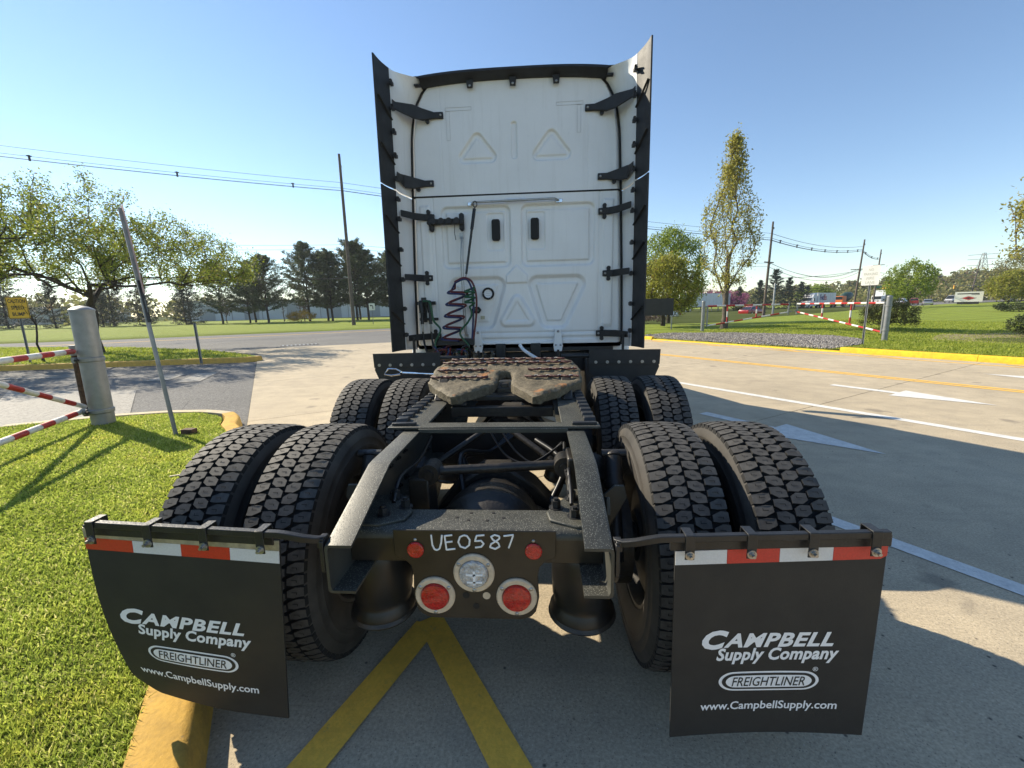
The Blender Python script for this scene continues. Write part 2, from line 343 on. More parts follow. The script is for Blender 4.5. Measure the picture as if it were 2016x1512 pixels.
# kerbs
def kerb(name, pts, m, h=.15, wd=.16, seg=3.0, closed=False):
    root = link(name, None); root['kind'] = 'structure'
    P = [Vector(p) for p in pts]; D = [0]
    for a, b in zip(P, P[1:]): D.append(D[-1]+(b-a).length)
    def at(d):
        d = min(max(d, 0), D[-1]); i = max(k for k in range(len(D)-1) if D[k] <= d+1e-9); t = (P[i+1]-P[i]); return P[i]+t*((d-D[i])/t.length)
    n = max(1, round(D[-1]/seg)); L = D[-1]/n
    for k in range(n):
        g = .004; ns = max(2, int(L/.25)); secs = []
        for i in range(ns+1):
            d = k*L+g+(L-2*g)*i/ns; p = at(d); t = (at(d+.08)-at(d-.08)).normalized(); nn = Vector((-t.y, t.x))   # left of travel = behind the kerb
            secs.append([(p+nn*a).to_3d()+Vector((0, 0, z)) for a, z in ((-.03, -.05), (0, h-.035), (.012, h-.012), (.035, h), (wd, h), (wd, -.05))])
        b = MB(); b.loft(secs); b.build('kerb_stone', m if not isinstance(m, list) else m[min(k, len(m)-1)], root, smooth=50)
    return root
def arc(cx, cy, r, a0, a1, n=8): return [(cx+r*math.cos(math.radians(a0+(a1-a0)*i/n)), cy+r*math.sin(math.radians(a0+(a1-a0)*i/n))) for i in range(n+1)]
# verge with the bollard: straight along the driveway, rounded tip
LK = [sm(5.5, -.80), sm(-4.9, -.80)] + [(-3.72, 3.98), (-3.90, 4.32), (-4.18, 4.58), (-4.6, 4.72), (-5.2, 4.70), (-5.9, 4.50), (-6.9, 3.95)]
kerb('verge_kerb', LK, [M['curb_ochre']]*4+[M['curb_concrete']]*2, .15, .17, 2.75)
LV = [sm(5.5, -.97), sm(-4.9, -.97)] + [(-3.86, 3.86), (-4.05, 4.16), (-4.3, 4.38), (-4.65, 4.50), (-5.2, 4.48), (-5.9, 4.28), (-6.9, 3.78), (-8.2, 2.6), (-10, .5), (-12, -6)]
struct('verge', LV+[(2, -9)], .135, 'grass_soil', -.05)
# tree island
IK = [(-34, 6.9), (-24, 8.9), (-16.1, 10.62), (-11.5, 11.55), (-9.5, 11.9), (-9.05, 12.1), (-9.0, 12.4), (-9.3, 12.75), (-13, 15.2), (-18, 17.2), (-32, 20.5)]
kerb('island_kerb', IK[:7], M['curb_ochre'], .15, .16, 4.1); kerb('island_kerb', IK[6:], M['curb_concrete'], .12, .14, 5)
struct('tree_island', [(-34, 7.06), (-24, 9.06), (-16.1, 10.78), (-11.5, 11.71), (-9.55, 12.03), (-9.2, 12.2), (-9.17, 12.4), (-9.4, 12.62), (-13, 15.05), (-18, 17.03), (-32, 20.3)], .145, 'mown_grass', -.05)
# lawn on the other side of the driveway, kerb in yellow, dropped at the gate
RK = [(-17.5, 15.4), (-15.2, 14.62), (-13, 14.42), (-12.2, 14.4)]
kerb('lawn_kerb', [sm(a, b) for a, b in [(-21.6, 20.2), (-19.6, 17.4)]+RK][::1], M['curb_yellow'], .13, .15, 3.2)
kerb('dropped_kerb', [sm(-12.19, 14.4), sm(-5.0, 14.4)], M['curb_yellow'], .035, .14, 2.4)
kerb('lawn_kerb', [sm(-4.99, 14.4), sm(18, 14.4)], M['curb_yellow'], .15, .16, 2.9)
def lawn_h(s, m):
    e = min(max((m-15)/3, 0), 1); sw = math.exp(-((s+3-.15*(m-24))/4.5)**2-((m-24)/5.0)**2)
    far = min(max((m-58)/40, 0), 1); far = far*far*(3-2*far)
    dr = min(max((-4.6-s)/.8, 0), 1)*min(max((s+13.2)/.8, 0), 1)*(1-min(max((m-14.6)/1.6, 0), 1))
    return .12-.09*dr-.30*sw*e+.33*far+.05*math.sin(s*.35)*math.sin(m*.23)*e
def lawn():
    S = np.concatenate([np.linspace(-22, -14, 17), np.linspace(-13.4, 20, 56), np.linspace(24, 70, 12)]); Mm = np.concatenate([np.linspace(14.53, 34, 40), np.linspace(35.5, 80, 30), np.linspace(84, 150, 14)])
    def edge(s):   # where the lawn starts
        if s < -13: return 14.55+max(0, (-13-s))*.08+max(0, (-15.2-s))*.80
        return 14.55
    v = []; f = []; nm = len(Mm)
    for s in S:
        e = edge(s); k = (150-e)/(150-14.53)
        for m in Mm:
            mm = e+(m-14.53)*k; a, b, z = road_at(mm); q = min(max((s+14)/(-22+14), 0), 1); ss = s+(a+.15+22)*q*(1 if mm > 19.5 else max(0, (mm-17.5)/2)); x, y = sm(ss, mm)
            w_ = min(max((ss-a)/13, 0), 1); w_ = w_*w_*(3-2*w_); hz = lawn_h(ss, mm)*w_+(z+.10)*(1-w_) if mm > 21 else lawn_h(ss, mm); v.append((x, y, hz))
    for i in range(len(S)-1):
        for j in range(nm-1): f.append((i*nm+j, (i+1)*nm+j, (i+1)*nm+j+1, i*nm+j+1))
    o = np_mesh('lawn', v, f, M['mown_grass'], smooth=True); tag(o, kind='structure')
lawn()
def lawn_z(x, y): p = Vector((x, y)); return lawn_h(p.dot(RD), p.dot(RN))
def patch(name, ring, m, dz=.02, kind='stuff', label=None, cat=None, n=14):
    """irregular bed that follows the lawn"""
    c = Vector((sum(p[0] for p in ring)/len(ring), sum(p[1] for p in ring)/len(ring))); R = []
    for a, b in zip(ring, ring[1:]+ring[:1]):
        for i in range(4): R.append(Vector(a).lerp(Vector(b), i/4))
    v = []; f = []; N = len(R)
    for j in range(n+1):
        for k, p in enumerate(R):
            q = c.lerp(p, j/n) if j else c; q = q+Vector((math.sin(k*3.1+j), math.cos(k*1.7+j)))*.05*(j/n); v.append((q.x, q.y, lawn_z(q.x, q.y)+dz*(1 if j < n else -2)))
    for j in range(n):
        for k in range(N): f.append((j*N+k, j*N+(k+1) % N, (j+1)*N+(k+1) % N, (j+1)*N+k))
    return tag(np_mesh(name, v, f, M[m], smooth=True), label, cat, kind=kind)
GRAV = [sm(*p) for p in ((-13.2, 14.62), (-9, 14.6), (-5.2, 14.62), (-5.0, 16.0), (-6.0, 18.6), (-7.5, 20.0), (-11.5, 19.4), (-13.5, 17.2))]
patch('gravel_bed', GRAV, 'gravel_stone' if False else 'dry_soil', .03, 'structure')
patch('dry_soil_patch', [sm(*p) for p in ((-1.5, 20.5), (-5.5, 22.0), (-6.0, 25.5), (-3.5, 29), (2, 31), (6, 29), (4, 23))], 'dry_soil', .02, 'structure')
def gravel(n=16000):
    rng = np.random.default_rng(5); c = np.mean(np.array(GRAV), 0); R = np.array(GRAV); tri = rng.integers(0, len(R), n); a = rng.random((n, 1))**.5; b = rng.random((n, 1))
    P = c+(R[tri]*(1-b)+R[(tri+1) % len(R)]*b-c)*a*.98; r = rng.uniform(.018, .042, n)
    z = np.array([lawn_z(*p) for p in P])+.03
    o = np.array([(1, 0, 0), (-.5, .87, 0), (-.5, -.87, 0), (0, 0, .9), (.0, .0, -.5)]); v = (o[None]*r[:, None, None])*rng.uniform(.6, 1.3, (n, 5, 3)); ang = rng.uniform(0, 6.3, n)
    ca, sa = np.cos(ang)[:, None], np.sin(ang)[:, None]; x = v[..., 0]*ca-v[..., 1]*sa; y = v[..., 0]*sa+v[..., 1]*ca
    V = np.stack([x+P[:, :1], y+P[:, 1:2], v[..., 2]+z[:, None]], -1).reshape(-1, 3)
    F = np.array([(0, 1, 3), (1, 2, 3), (2, 0, 3), (1, 0, 4), (2, 1, 4), (0, 2, 4)]); F = (F[None]+np.arange(n)[:, None, None]*5).reshape(-1, 3)
    tag(np_mesh('gravel', V, F, M['gravel_stone']), 'grey crushed gravel spread by the red and white gates', 'gravel', kind='stuff')
gravel()
def blades(name, P, z, h, wd, m, label, rng, cat='grass', lean=.5):
    n = len(P); a = rng.uniform(0, 2*PI, n); ln = rng.normal(0, lean, (n, 2))*h[:, None]; wx = np.cos(a)*wd/2; wy = np.sin(a)*wd/2
    z = np.broadcast_to(z, (n,)); v0 = np.stack([P[:, 0]-wx, P[:, 1]-wy, z], -1); v1 = np.stack([P[:, 0]+wx, P[:, 1]+wy, z], -1)
    md = np.stack([P[:, 0]+ln[:, 0]*.35, P[:, 1]+ln[:, 1]*.35, z+h*.6], -1); off = np.stack([wx, wy, wx*0], -1)*.8; tp = np.stack([P[:, 0]+ln[:, 0], P[:, 1]+ln[:, 1], z+h], -1)
    V = np.stack([v0, v1, md-off, md+off, tp], 1).reshape(-1, 3); F = np.array([(0, 1, 3), (0, 3, 2), (2, 3, 4)]); F = (F[None]+np.arange(n)[:, None, None]*5).reshape(-1, 3)
    return tag(np_mesh(name, V, F, M[m]), label, cat, kind='stuff')
def inside(P, poly):
    poly = np.asarray(poly); r = np.zeros(len(P), bool)
    for (x0, y0), (x1, y1) in zip(poly, np.roll(poly, -1, 0)):
        c = ((y0 > P[:, 1]) != (y1 > P[:, 1])) & (P[:, 0] < (x1-x0)*(P[:, 1]-y0)/(y1-y0+1e-12)+x0); r ^= c
    return r
def verge_grass():
    rng = np.random.default_rng(3); poly = LV+[(2, -9)]
    N = 1500000; P = np.stack([rng.uniform(-8.5, 0.2, N), rng.uniform(-2.0, 4.8, N)], -1); P = P[inside(P, poly)]
    d = np.hypot(P[:, 0]-.2, P[:, 1]+1.12); keep = rng.random(len(P)) < np.clip(1.9/d, .08, 1); keep &= (P[:, 1] > -1.1-(P[:, 0]+.8)*.28-.6); P = P[keep]; d = d[keep]
    cl = np.sin(P[:, 0]*7+np.sin(P[:, 1]*5))*np.sin(P[:, 1]*6+P[:, 0]*2)*.25+.9
    h = rng.uniform(.014, .036, len(P))*cl; blades('verge_grass', P, .132, h, np.clip(.0030*np.maximum(d, 1.0)*.8, .0026, .011), 'grass_blade', 'bright green mown grass on the verge beside the truck', rng)
verge_grass()
def lawn_grass():
    rng = np.random.default_rng(4); n = 150000; s = rng.uniform(-14, 14, n); m = 14.6+rng.random(n)**1.6*22; P = np.outer(s, RD)+np.outer(m, RN)
    g = ~inside(P, GRAV); P = P[g]; z = np.array([lawn_z(*p) for p in P]); h = rng.uniform(.03, .075, len(P)); blades('lawn_grass', P, z, h, .02, 'lawn_blade', 'mown green grass on the lawn behind the yellow kerb', rng)
    n = 40000; P = np.stack([rng.uniform(-26, -9, n), rng.uniform(8.5, 18, n)], -1); P = P[inside(P, [(-26, 8.7), (-16.1, 10.8), (-11.5, 11.75), (-9.3, 12.1), (-9.5, 12.6), (-13, 15), (-18, 17), (-26, 19)])]
    blades('island_grass', P, .14, rng.uniform(.03, .08, len(P)), .02, 'lawn_blade', 'mown green grass on the tree island', rng)
lawn_grass()
# far verge beyond the main road
def far_verge():
    v = []; f = []; ms = np.linspace(-260, 420, 170); prof = [(-.0, -.02), (-.25, .10), (-3, .10), (-12, .12), (-24, .16), (-32, .20), (-110, .2)]
    for m in ms:
        a, b, z = road_at(m)
        for s, h in prof: x, y = sm(b+s, m); v.append((x, y, z+h-.012))
    k = len(prof)
    for i in range(len(ms)-1):
        for j in range(k-1): f.append((i*k+j, i*k+j+1, (i+1)*k+j+1, (i+1)*k+j))
    tag(np_mesh('far_verge', v, f, M['mown_grass'], smooth=True), kind='structure')
far_verge()
# ------------------------------------------------------------------ truck materials
def truck_mats():
    q = NT('cab_white'); st = q.noise(3.0, 5, .65, q.mapping((5, 5, .35))); cl = q.noise(2.2, 5, .6); c = q.ramp(cl, [(.3, (.745, .745, .735)), (.65, (.79, .79, .78))])
    c = q.mix(q.math('MULTIPLY', q.ramp(st, [(.52, 0), (.78, 1)]), .28), c, (.50, .49, .45)); c = q.mix(q.math('MULTIPLY', q.ramp(q.noise(26, 5, .7), [(.60, 0), (.75, 1)]), .15), c, (.42, .41, .38)); q.col(c)
    q.set(Roughness=q.ramp(cl, [(.3, .42), (.7, .30)]), Coat_Weight=.35, Coat_Roughness=.15); q.bump(q.noise(300, 2), .03, .004)
    mat('black_plastic', (.018, .018, .019), .55, 0, .35, 12, bump=.15, bscale=250)
    mat('black_metal', (.020, .020, .021), .42, .0, .5, 9, bump=.12, bscale=120)
    mat('axle_black', (.016, .016, .017), .38, .2, .5, 6, bump=.25, bscale=60, col2=(.05, .042, .032))
    mat('flap_rubber', (.020, .020, .019), .62, 0, .25, 5, bump=.1, bscale=500)
    mat('gasket', (.008, .008, .008), .7); mat('chrome', (.75, .75, .74), .12, 1.0); mat('zinc', (.45, .44, .42), .38, .9, .3, 40)
    mat('lens_red', (.55, .012, .008), .18, 0, .45, 60, bump=.5, bscale=160, coat=.6); mat('lens_clear', (.62, .63, .64), .12, .25, .5, 55, bump=.9, bscale=110, coat=.8)
    mat('lamp_ring', (.66, .54, .39), .5, .05, .25, 30); mat('letter_white', (.78, .80, .82), .5); mat('chalk', (.86, .85, .82), .9, bump=.3, bscale=300)  # ring tan has a warm sunlit reflection put into the colour
    mat('tape_red', (.60, .025, .015), .3, 0, .18, 200, bump=.25, bscale=700, coat=.3); mat('tape_white', (.68, .69, .70), .32, 0, .10, 220, bump=.25, bscale=700, coat=.3); mat('strip_alu', (.52, .46, .36), .45, .5, .4, 25)
    mat('hose_red', (.10, .010, .012), .4); mat('hose_blue', (.010, .020, .085), .4); mat('hose_green', (.008, .075, .03), .4); mat('hose_black', (.012, .012, .013), .4)
    mat('fitting', (.16, .15, .13), .45, .6, .5, 30); mat('tank_alu', (.6, .6, .6), .22, 1.0, .2, 6); mat('glass_dark', (.012, .014, .016), .05); mat('oval_white', (.78, .80, .82), .5); mat('reflected_brown', (.034, .027, .018), .36, 0, .5, 7); mat('highlight_pale', (.62, .57, .50), .6)  # panel brown carries a reflection, pale ridge tone a painted highlight
    mat('seam_grey', (.50, .50, .50), .8)
    # dew speckled dark frame paint
    q = NT('frame_paint'); v = q.n('TexVoronoi', i_Scale=240.0); q.l(q.tc, v.inputs['Vector']); big = q.noise(7, 4)
    nz = q.n('SeparateXYZ'); q.l(q.n('NewGeometry').outputs['Normal'], nz.inputs[0]); d = q.math('MULTIPLY', q.ramp(v.outputs['Distance'], [(.18, 1), (.42, 0)]), q.ramp(nz.outputs[2], [(.35, .06), (.8, 1)])); sel = q.ramp(v.outputs['Color'], [(.30, 0), (.55, 1)]); dew = q.math('MULTIPLY', d, sel)
    c = q.ramp(big, [(.3, (.034, .034, .029)), (.7, (.066, .066, .054))]); c = q.mix(q.math('MULTIPLY', dew, .75), c, (.33, .325, .27)); q.col(c)
    q.set(Metallic=.15, Roughness=q.ramp(dew, [(0, .50), (1, .34)])); q.bump(dew, .5, .002)
    # tyres
    q = NT('tyre_rubber'); c = q.ramp(q.noise(7, 5), [(.3, (.024, .022, .020)), (.7, (.062, .056, .049))]); q.col(c); q.set(Roughness=.68, Specular_IOR_Level=.4); q.bump(q.noise(160, 3), .2, .003)
    q = NT('tread_top'); c = q.ramp(q.noise(30, 5, .7), [(.3, (.034, .032, .030)), (.7, (.080, .075, .068))]); q.col(c); q.set(Roughness=.75); q.bump(q.noise(220, 3), .3, .002)
    mat('groove_shade', (.010, .010, .010), .9)  # near-black that puts the shade of grooves and sipes into the rubber
    q = NT('sidewall_dusty'); c = q.ramp(q.noise(6, 5), [(.3, (.045, .042, .038)), (.7, (.085, .08, .072))]); q.col(c); q.set(Roughness=.8)
    mat('rim_steel', (.10, .095, .09), .5, .4, .5, 8)
    # caked fifth wheel grease
    q = NT('grease'); big = q.noise(9, 6, .7, dist=.8); fine = q.noise(55, 5, .75)
    c = q.ramp(fine, [(.28, (.060, .052, .036)), (.48, (.115, .100, .070)), (.68, (.20, .175, .125))]); c = q.mix(.5, c, q.ramp(big, [(.35, .45), (.6, 1.1)]), 'MULTIPLY')
    rust = q.ramp(q.noise(6, 4, .6), [(.60, 0), (.68, 1)]); c = q.mix(.55, c, (.95, .82, .60), 'MULTIPLY'); c = q.mix(q.math('MULTIPLY', rust, .7), c, (.42, .15, .03)); q.col(c); q.set(Roughness=.72)
    q.bump(q.math('ADD', fine, q.math('MULTIPLY', big, 1.5)), .7, .012)
    mat('grease_ridge', (.13, .035, .028), .5, 0, .5, 60, bump=.5, bscale=200)
truck_mats()
WHITE, BLACKP, BLACKM, AX, FRAME = M['cab_white'], M['black_plastic'], M['black_metal'], M['axle_black'], M['frame_paint']
truck = thing('semi_truck', 'white sleeper cab tractor unit with bare frame, dual tyres and black mud flaps', 'truck')
def P(b, name, m, parent=truck, **k): return b.build(name, m, parent, **k)
def hexbolt(b, c, axis, r=.012, h=.014):
    c = Vector(c); a = Vector(axis).normalized(); b.cyl(c-a*.004, c+a*.003, r*1.5, n=14); b.cyl(c, c+a*h, r, n=6); b.cyl(c+a*h, c+a*(h+.008), r*.55, n=10)
# ------------------------------------------------------------------ frame
def rail(sg):
    secs = []; t = .009
    for y, zt in ((0, .842), (.185, .904), (.36, .9625), (.40, .9655), (2.2, .9655), (6.9, .9655), (8.1, .90)):
        zb = .682; xo = .43; xi = .345
        prof = [(xi, zt), (xo-.012, zt), (xo-.003, zt-.004), (xo, zt-.014), (xo, zb+.014), (xo-.003, zb+.004), (xo-.012, zb), (xi, zb), (xi, zb+t), (xo-.014, zb+t), (xo-t, zb+.02), (xo-t, zt-.02), (xo-.014, zt-t), (xi, zt-t)]
        secs.append([(sg*x, y, z) for x, z in prof])
    b = MB(); b.loft(secs); return P(b, 'frame_rail', FRAME, smooth=40)
for sg in (-1, 1): rail(sg)
# rear crossmember: rounded lip channel, gussets and bolts
b = MB(); prof = [(.315, .800), (.165, .812), (.150, .806), (.143, .792), (.143, .782), (.151, .782), (.152, .785), (.165, .800), (.315, .790)]
b.loft([[(x, y, z) for y, z in prof] for x in (-.425, .425)]); cm = P(b, 'rear_crossmember', FRAME, smooth=50)
b = MB(); b.box((0, .150, .742), (.84, .010, .085)); P(b, 'crossmember_web', M['reflected_brown'], cm, bevel=.002)  # dark web colour paints in the shadow on this face
for x, y in ((-.03, .285), (.05, .287), (-.075, .245), (.09, .245), (-.03, .222), (.035, .222)): b = MB(); b.cyl((x, y, .790), (x, y, .8035+(.3-y)*.08), .006, n=10); P(b, 'bolt_hole', M['gasket'], cm)
for sg in (-1, 1):
    b = MB(); poly = [(.425, .17), (.425, .40), (.33, .42), (.27, .33), (.24, .27), (.25, .21), (.33, .165)]
    b.prism(poly, lambda u, v, h: (sg*u, v, .806+(.3-v)*.02+h), 0, .012); g = P(b, 'gusset_plate', FRAME, bevel=.004)
    for x, y in ((.335, .375), (.275, .30), (.335, .235)):
        b = MB(); hexbolt(b, (sg*x, y, .818), (0, 0, 1), .017, .03); P(b, 'bolt', BLACKM, g)
# more crossmembers
for y, z0 in ((1.34, .72), (2.75, .70), (4.2, .72)):
    b = MB(); b.box((0, y, z0+.10), (.84, .16, .012)); b.box((0, y-.08, z0), (.84, .012, .21)); b.box((0, y+.08, z0), (.84, .012, .21)); P(b, 'crossmember', BLACKM, bevel=.004)
# ------------------------------------------------------------------ tail light panel
def pan(u, v, h): return (u, .136-h, v)
b = MB(); poly = [(-.268, .818), (-.268, .735), (-.262, .722), (-.235, .712), (-.215, .69), (-.208, .66), (-.212, .58)]
poly += [(-.205+.06*(1-math.cos(a)), .545-.05*math.sin(a)) for a in (0, .4, .8, 1.2, 1.57)]
poly = poly + [(-x, z) for x, z in poly[::-1]]
b.prism(poly, pan, -.004, 0); panel = P(b, 'tail_light_panel', M['reflected_brown'], bevel=.002)  # brown reflection is part of the panel colour
def lamp(x, z, r, lens, name, lbl=None):
    b = MB(); n = 40; secs = []
    for rr, h in ((r, .0), (r, .006), (r-.004, .010), (r*.735, .010), (r*.70, .006), (r*.70, 0)): secs.append([pan(x+rr*math.cos(2*PI*i/n), z+rr*math.sin(2*PI*i/n), h) for i in range(n)])
    b.loft(secs, caps=False); root = P(b, name, M['lamp_ring'], smooth=30)
    b = MB(); secs = []
    for rr, h in ((r*.705, .004), (r*.70, .013), (r*.66, .018), (r*.3, .0215), (.002, .022)): secs.append([pan(x+rr*math.cos(2*PI*i/n), z+rr*math.sin(2*PI*i/n), h) for i in range(n)])
    b.loft(secs); P(b, 'lens', lens, root)
    for a in (35, 145, 270):
        b = MB(); q = pan(x+r*.86*math.cos(math.radians(a)), z+r*.86*math.sin(math.radians(a)), .009); b.dome(q, .0075, 10, 3, .6, (0, -1, 0)); P(b, 'rivet', M['zinc'], root)
    return root
rev = lamp(-.003, .668, .0685, M['lens_clear'], 'reverse_lamp')
b = MB(); b.box(pan(0, .672, .020), (.055, .004, .006)); b.box(pan(0, .645, .020), (.05, .004, .006)); b.box(pan(0, .660, .020), (.008, .004, .05)); P(b, 'lens_rib', M['letter_white'], rev)
lamp(-.137, .583, .0675, M['lens_red'], 'tail_lamp'); lamp(.137, .583, .0675, M['lens_red'], 'tail_lamp')
for x in (-.195, .195):
    b = MB(); n = 28; b.loft([[pan(x+r*math.cos(2*PI*i/n), .748+r*math.sin(2*PI*i/n), h) for i in range(n)] for r, h in ((.028, 0), (.028, .005), (.025, .0075), (.002, .008))]); P(b, 'side_reflector', M['lens_red'], panel)
    b = MB(); b.dome(pan(x, .783, 0), .006, 10, 3, .6, (0, -1, 0)); P(b, 'rivet', M['zinc'], panel)
b = MB(); b.cyl(pan(.036, .583, -.006), pan(.036, .583, .0015), .013, n=16); P(b, 'panel_hole', M['lens_clear'] if False else M['lamp_ring'], panel)
b = MB(); b.cyl(pan(-.033, .583, -.006), pan(-.033, .583, .0012), .012, n=16); b.cyl(pan(0, .543, -.006), pan(0, .543, .0012), .011, n=16); P(b, 'panel_hole', M['gasket'], panel)
# number chalked on the panel by hand
strokes = [[(0, 1), (.02, .35), (.08, .05), (.16, .0), (.24, .08), (.30, .45), (.34, 1.0)], [(.42, .98), (.46, .02)], [(.44, .95), (.66, 1.0)], [(.46, .52), (.66, .58)], [(.46, .03), (.74, .10)],
           [(1.02, 1.0), (.90, .88), (.84, .55), (.90, .25), (1.05, .15), (1.18, .35), (1.20, .70), (1.12, .95), (1.02, 1.0)], [(1.66, 1.02), (1.42, .98), (1.36, .62), (1.55, .66), (1.63, .45), (1.55, .25), (1.36, .2)],
           [(2.12, .96), (1.98, 1.04), (1.86, .92), (1.92, .72), (2.08, .52), (2.12, .28), (1.98, .12), (1.82, .24), (1.86, .45), (2.02, .64), (2.12, .80), (2.12, .96)], [(2.25, .98), (2.55, 1.06), (2.5, .75), (2.40, .2)]]
b = MB()
for st in strokes:
    pts = [(-.140+x*.106, .748+z*.054) for x, z in st]; dense = []
    for (a, c), (d, e) in zip(pts, pts[1:]): dense += [(a+(d-a)*t/4, c+(e-c)*t/4) for t in range(4)]
    dense.append(pts[-1]); b.tube([pan(x, z, .001) for x, z in dense], .0031, 6)
P(b, 'chalk_number', M['chalk'], panel)
# ------------------------------------------------------------------ mud flaps
def flap_y(sg, x, z):
    """the flap hangs from its bracket and curls"""
    t = max(0, (.80-z)/.62); ax = abs(x)
    if sg < 0: return .006+.02*t+.030*t*t*max(0, (ax-.75)/.45)**1.6+.006*math.sin(ax*6)*t
    return .006+.012*t+.014*t*t*math.sin((ax-.6)*5.2)
def flap(sg):
    x0, x1 = (.585, 1.185) if sg > 0 else (.575, 1.20); zt, zb = .898, .195 if sg > 0 else .190
    tilt = (lambda x: (abs(x)-.60)*.035)
    CR = ((-.631, -1.184), (-.569, -1.198), (.192, .262), (.860, .896)) if sg < 0 else ((.617, 1.19), (.600, 1.172), (.187, .22), (.880, .905))
    def place(a, c):   # a from inner to outer edge, c from lower to upper edge
        bow = -.020*math.sin(PI*min(1, c*1.1))*a if sg < 0 else 0.0; lift = .03*max(0, a-.85)/.15*max(0, 1-c*10) if sg < 0 else 0
        return ((CR[0][0]+(CR[0][1]-CR[0][0])*a)*(1-c)+(CR[1][0]+(CR[1][1]-CR[1][0])*a)*c+bow, (CR[2][0]+(CR[2][1]-CR[2][0])*a)*(1-c)+(CR[3][0]+(CR[3][1]-CR[3][0])*a)*c+lift)
    nx, nz = 24, 30; b = MB(); G = []
    for k in range(2):
        for j in range(nz+1):
            for i in range(nx+1):
                x = x0+(x1-x0)*i/nx; z = zb+(zt-zb)*j/nz; q_ = place(i/nx, j/nz); G.append((q_[0], flap_y(sg, x, z)+k*.006, q_[1]))
    f = []; row = nx+1; lay = row*(nz+1)
    for k in range(2):
        for j in range(nz):
            for i in range(nx): a = k*lay+j*row+i; f.append((a, a+1, a+row+1, a+row))
    ring = [i for i in range(row)]+[j*row+nx for j in range(1, nz+1)]+[nz*row+i for i in range(nx-1, -1, -1)]+[j*row for j in range(nz-1, 0, -1)]
    for a, c in zip(ring, ring[1:]+ring[:1]): f.append((a, c, c+lay, a+lay))
    b.add(G, f); root = P(b, 'mud_flap', M['flap_rubber'], smooth=60)
    def on(u, v, h):           # u along the picture's right from the flap's left edge, v height above its lower edge
        X = (x0+u) if sg > 0 else (-x1+u); x = abs(X); z = zb+v; q_ = place((x-x0)/(x1-x0), v/(zt-zb)); return (q_[0], flap_y(sg, x, z)-h, q_[1])
    Wd = x1-x0
    def decal(name, v2, faces, u, v, m, h=.0015):
        b = MB(); b.add([on(u+p[0], v+p[1], h) for p in v2], faces); o = P(b, name, m, root, smooth=0); return o
    Lw = M['letter_white']; L0 = .09 if sg > 0 else .062; k = 1.0 if sg > 0 else 1.10
    def word(body, u, v, wd, ht, sh, off, sp=1.0, m=Lw, h=.0015, nm='lettering'):
        vv, ff = text_mesh(body, 1, sh, off, sp, 0, wd, ht); decal(nm, vv, ff, u, v, m, h)
    word('C', L0, .322, .080*k, .068, .30, .050); word('AMPBELL', L0+.066*k, .328, .326*k, .050, .30, .036, 1.10)
    word('Supply Company', L0+.046*k, .268, .365*k, .058, .22, .034, 1.05)
    ou0, ou1, ov0, ov1 = L0+.058*k, L0+.362*k, .168, .240
    for e, m, h in ((0, Lw, .0012), (.006, M['flap_rubber'], .0020), (.0135, M['oval_white'], .0028)):
        a0, a1, hv, cv = ou0+e*1.6, ou1-e*1.6, (ov1-ov0)/2-e, (ov0+ov1)/2; cols = []
        for i in range(33):
            u = a0+(a1-a0)*(.5-.5*math.cos(PI*i/32)); dd = min(u-a0, a1-u); hh = hv*math.sqrt(max(0, 1-(1-min(1, dd/(hv*1.25)))**2))*(.86+.14*math.sin(PI*i/32)); cols += [(u, cv-hh*t_) for t_ in (-1, -.5, 0, .5, 1)]
        decal('emblem', cols, [(5*i+j, 5*i+5+j, 5*i+6+j, 5*i+1+j) for i in range(32) for j in range(4)], 0, 0, m, h)
    word('FREIGHTLINER', ou0+.040, ov0+.019, (ou1-ou0)-.082, .034, .22, .006, 1.0, M['flap_rubber'], .0036)
    word('®', ou1-.022, ov1-.002, .016, .016, 0, .004)
    word('www.CampbellSupply.com', L0+(.005 if sg > 0 else .0), .088 if sg > 0 else .086, .420*k, .040, .04, .016)
    # aluminium strip and reflective tape
    b = MB(); q = [(0, .664), (Wd, .664), (Wd, .700), (0, .700)]; b.prism(q, on, .0005, .003); P(b, 'top_strip', M['strip_alu'], root)
    seq = (M['tape_red'], M['tape_white'], M['tape_red'], M['tape_white']) if sg < 0 else (M['tape_white'], M['tape_red'], M['tape_white'], M['tape_red'])
    for i, m in enumerate(seq):
        b = MB(); g = .0005; u0 = Wd*i/4+g; u1 = Wd*(i+1)/4-g; q = [(u0, .620), (u1 if not (sg > 0 and i == 3) else u1-.018, .620)]+([(u1, .630)] if sg > 0 and i == 3 else [])+[(u1, .6635), (u0, .6635)]
        if sg > 0: q = [(a, c-.006+.004*(a/Wd)) for a, c in q]
        b.prism(q, on, .0012, .0032); P(b, 'reflective_tape', m, root)
    # spring bar bracket
    zbar, zsl = (.884, .047) if sg < 0 else (.884, .038); b = MB(); s = .0092
    path = [(sg*.432, .03, .850), (sg*.455, .012, .853), (sg*.49, -.002, .865), (sg*.525, -.008, .876), (sg*.56, -.010, zbar-.001), (sg*.60, -.010, zbar), (sg*.80, -.010, zbar+.2*zsl), (sg*1.160, -.010, zbar+.56*zsl)]
    secs = []
    for i, p in enumerate(path):
        p = Vector(p); t = (Vector(path[min(i+1, len(path)-1)])-Vector(path[max(i-1, 0)])).normalized(); y = Vector((0, 1, 0)); nrm = t.cross(y).normalized()
        secs.append([p+y*a*s+nrm*c*s*1.05 for a, c in ((-1, -1), (1, -1), (1, 1), (-1, 1))])
    b.loft(secs); br = P(b, 'flap_bracket', BLACKM, bevel=.002)
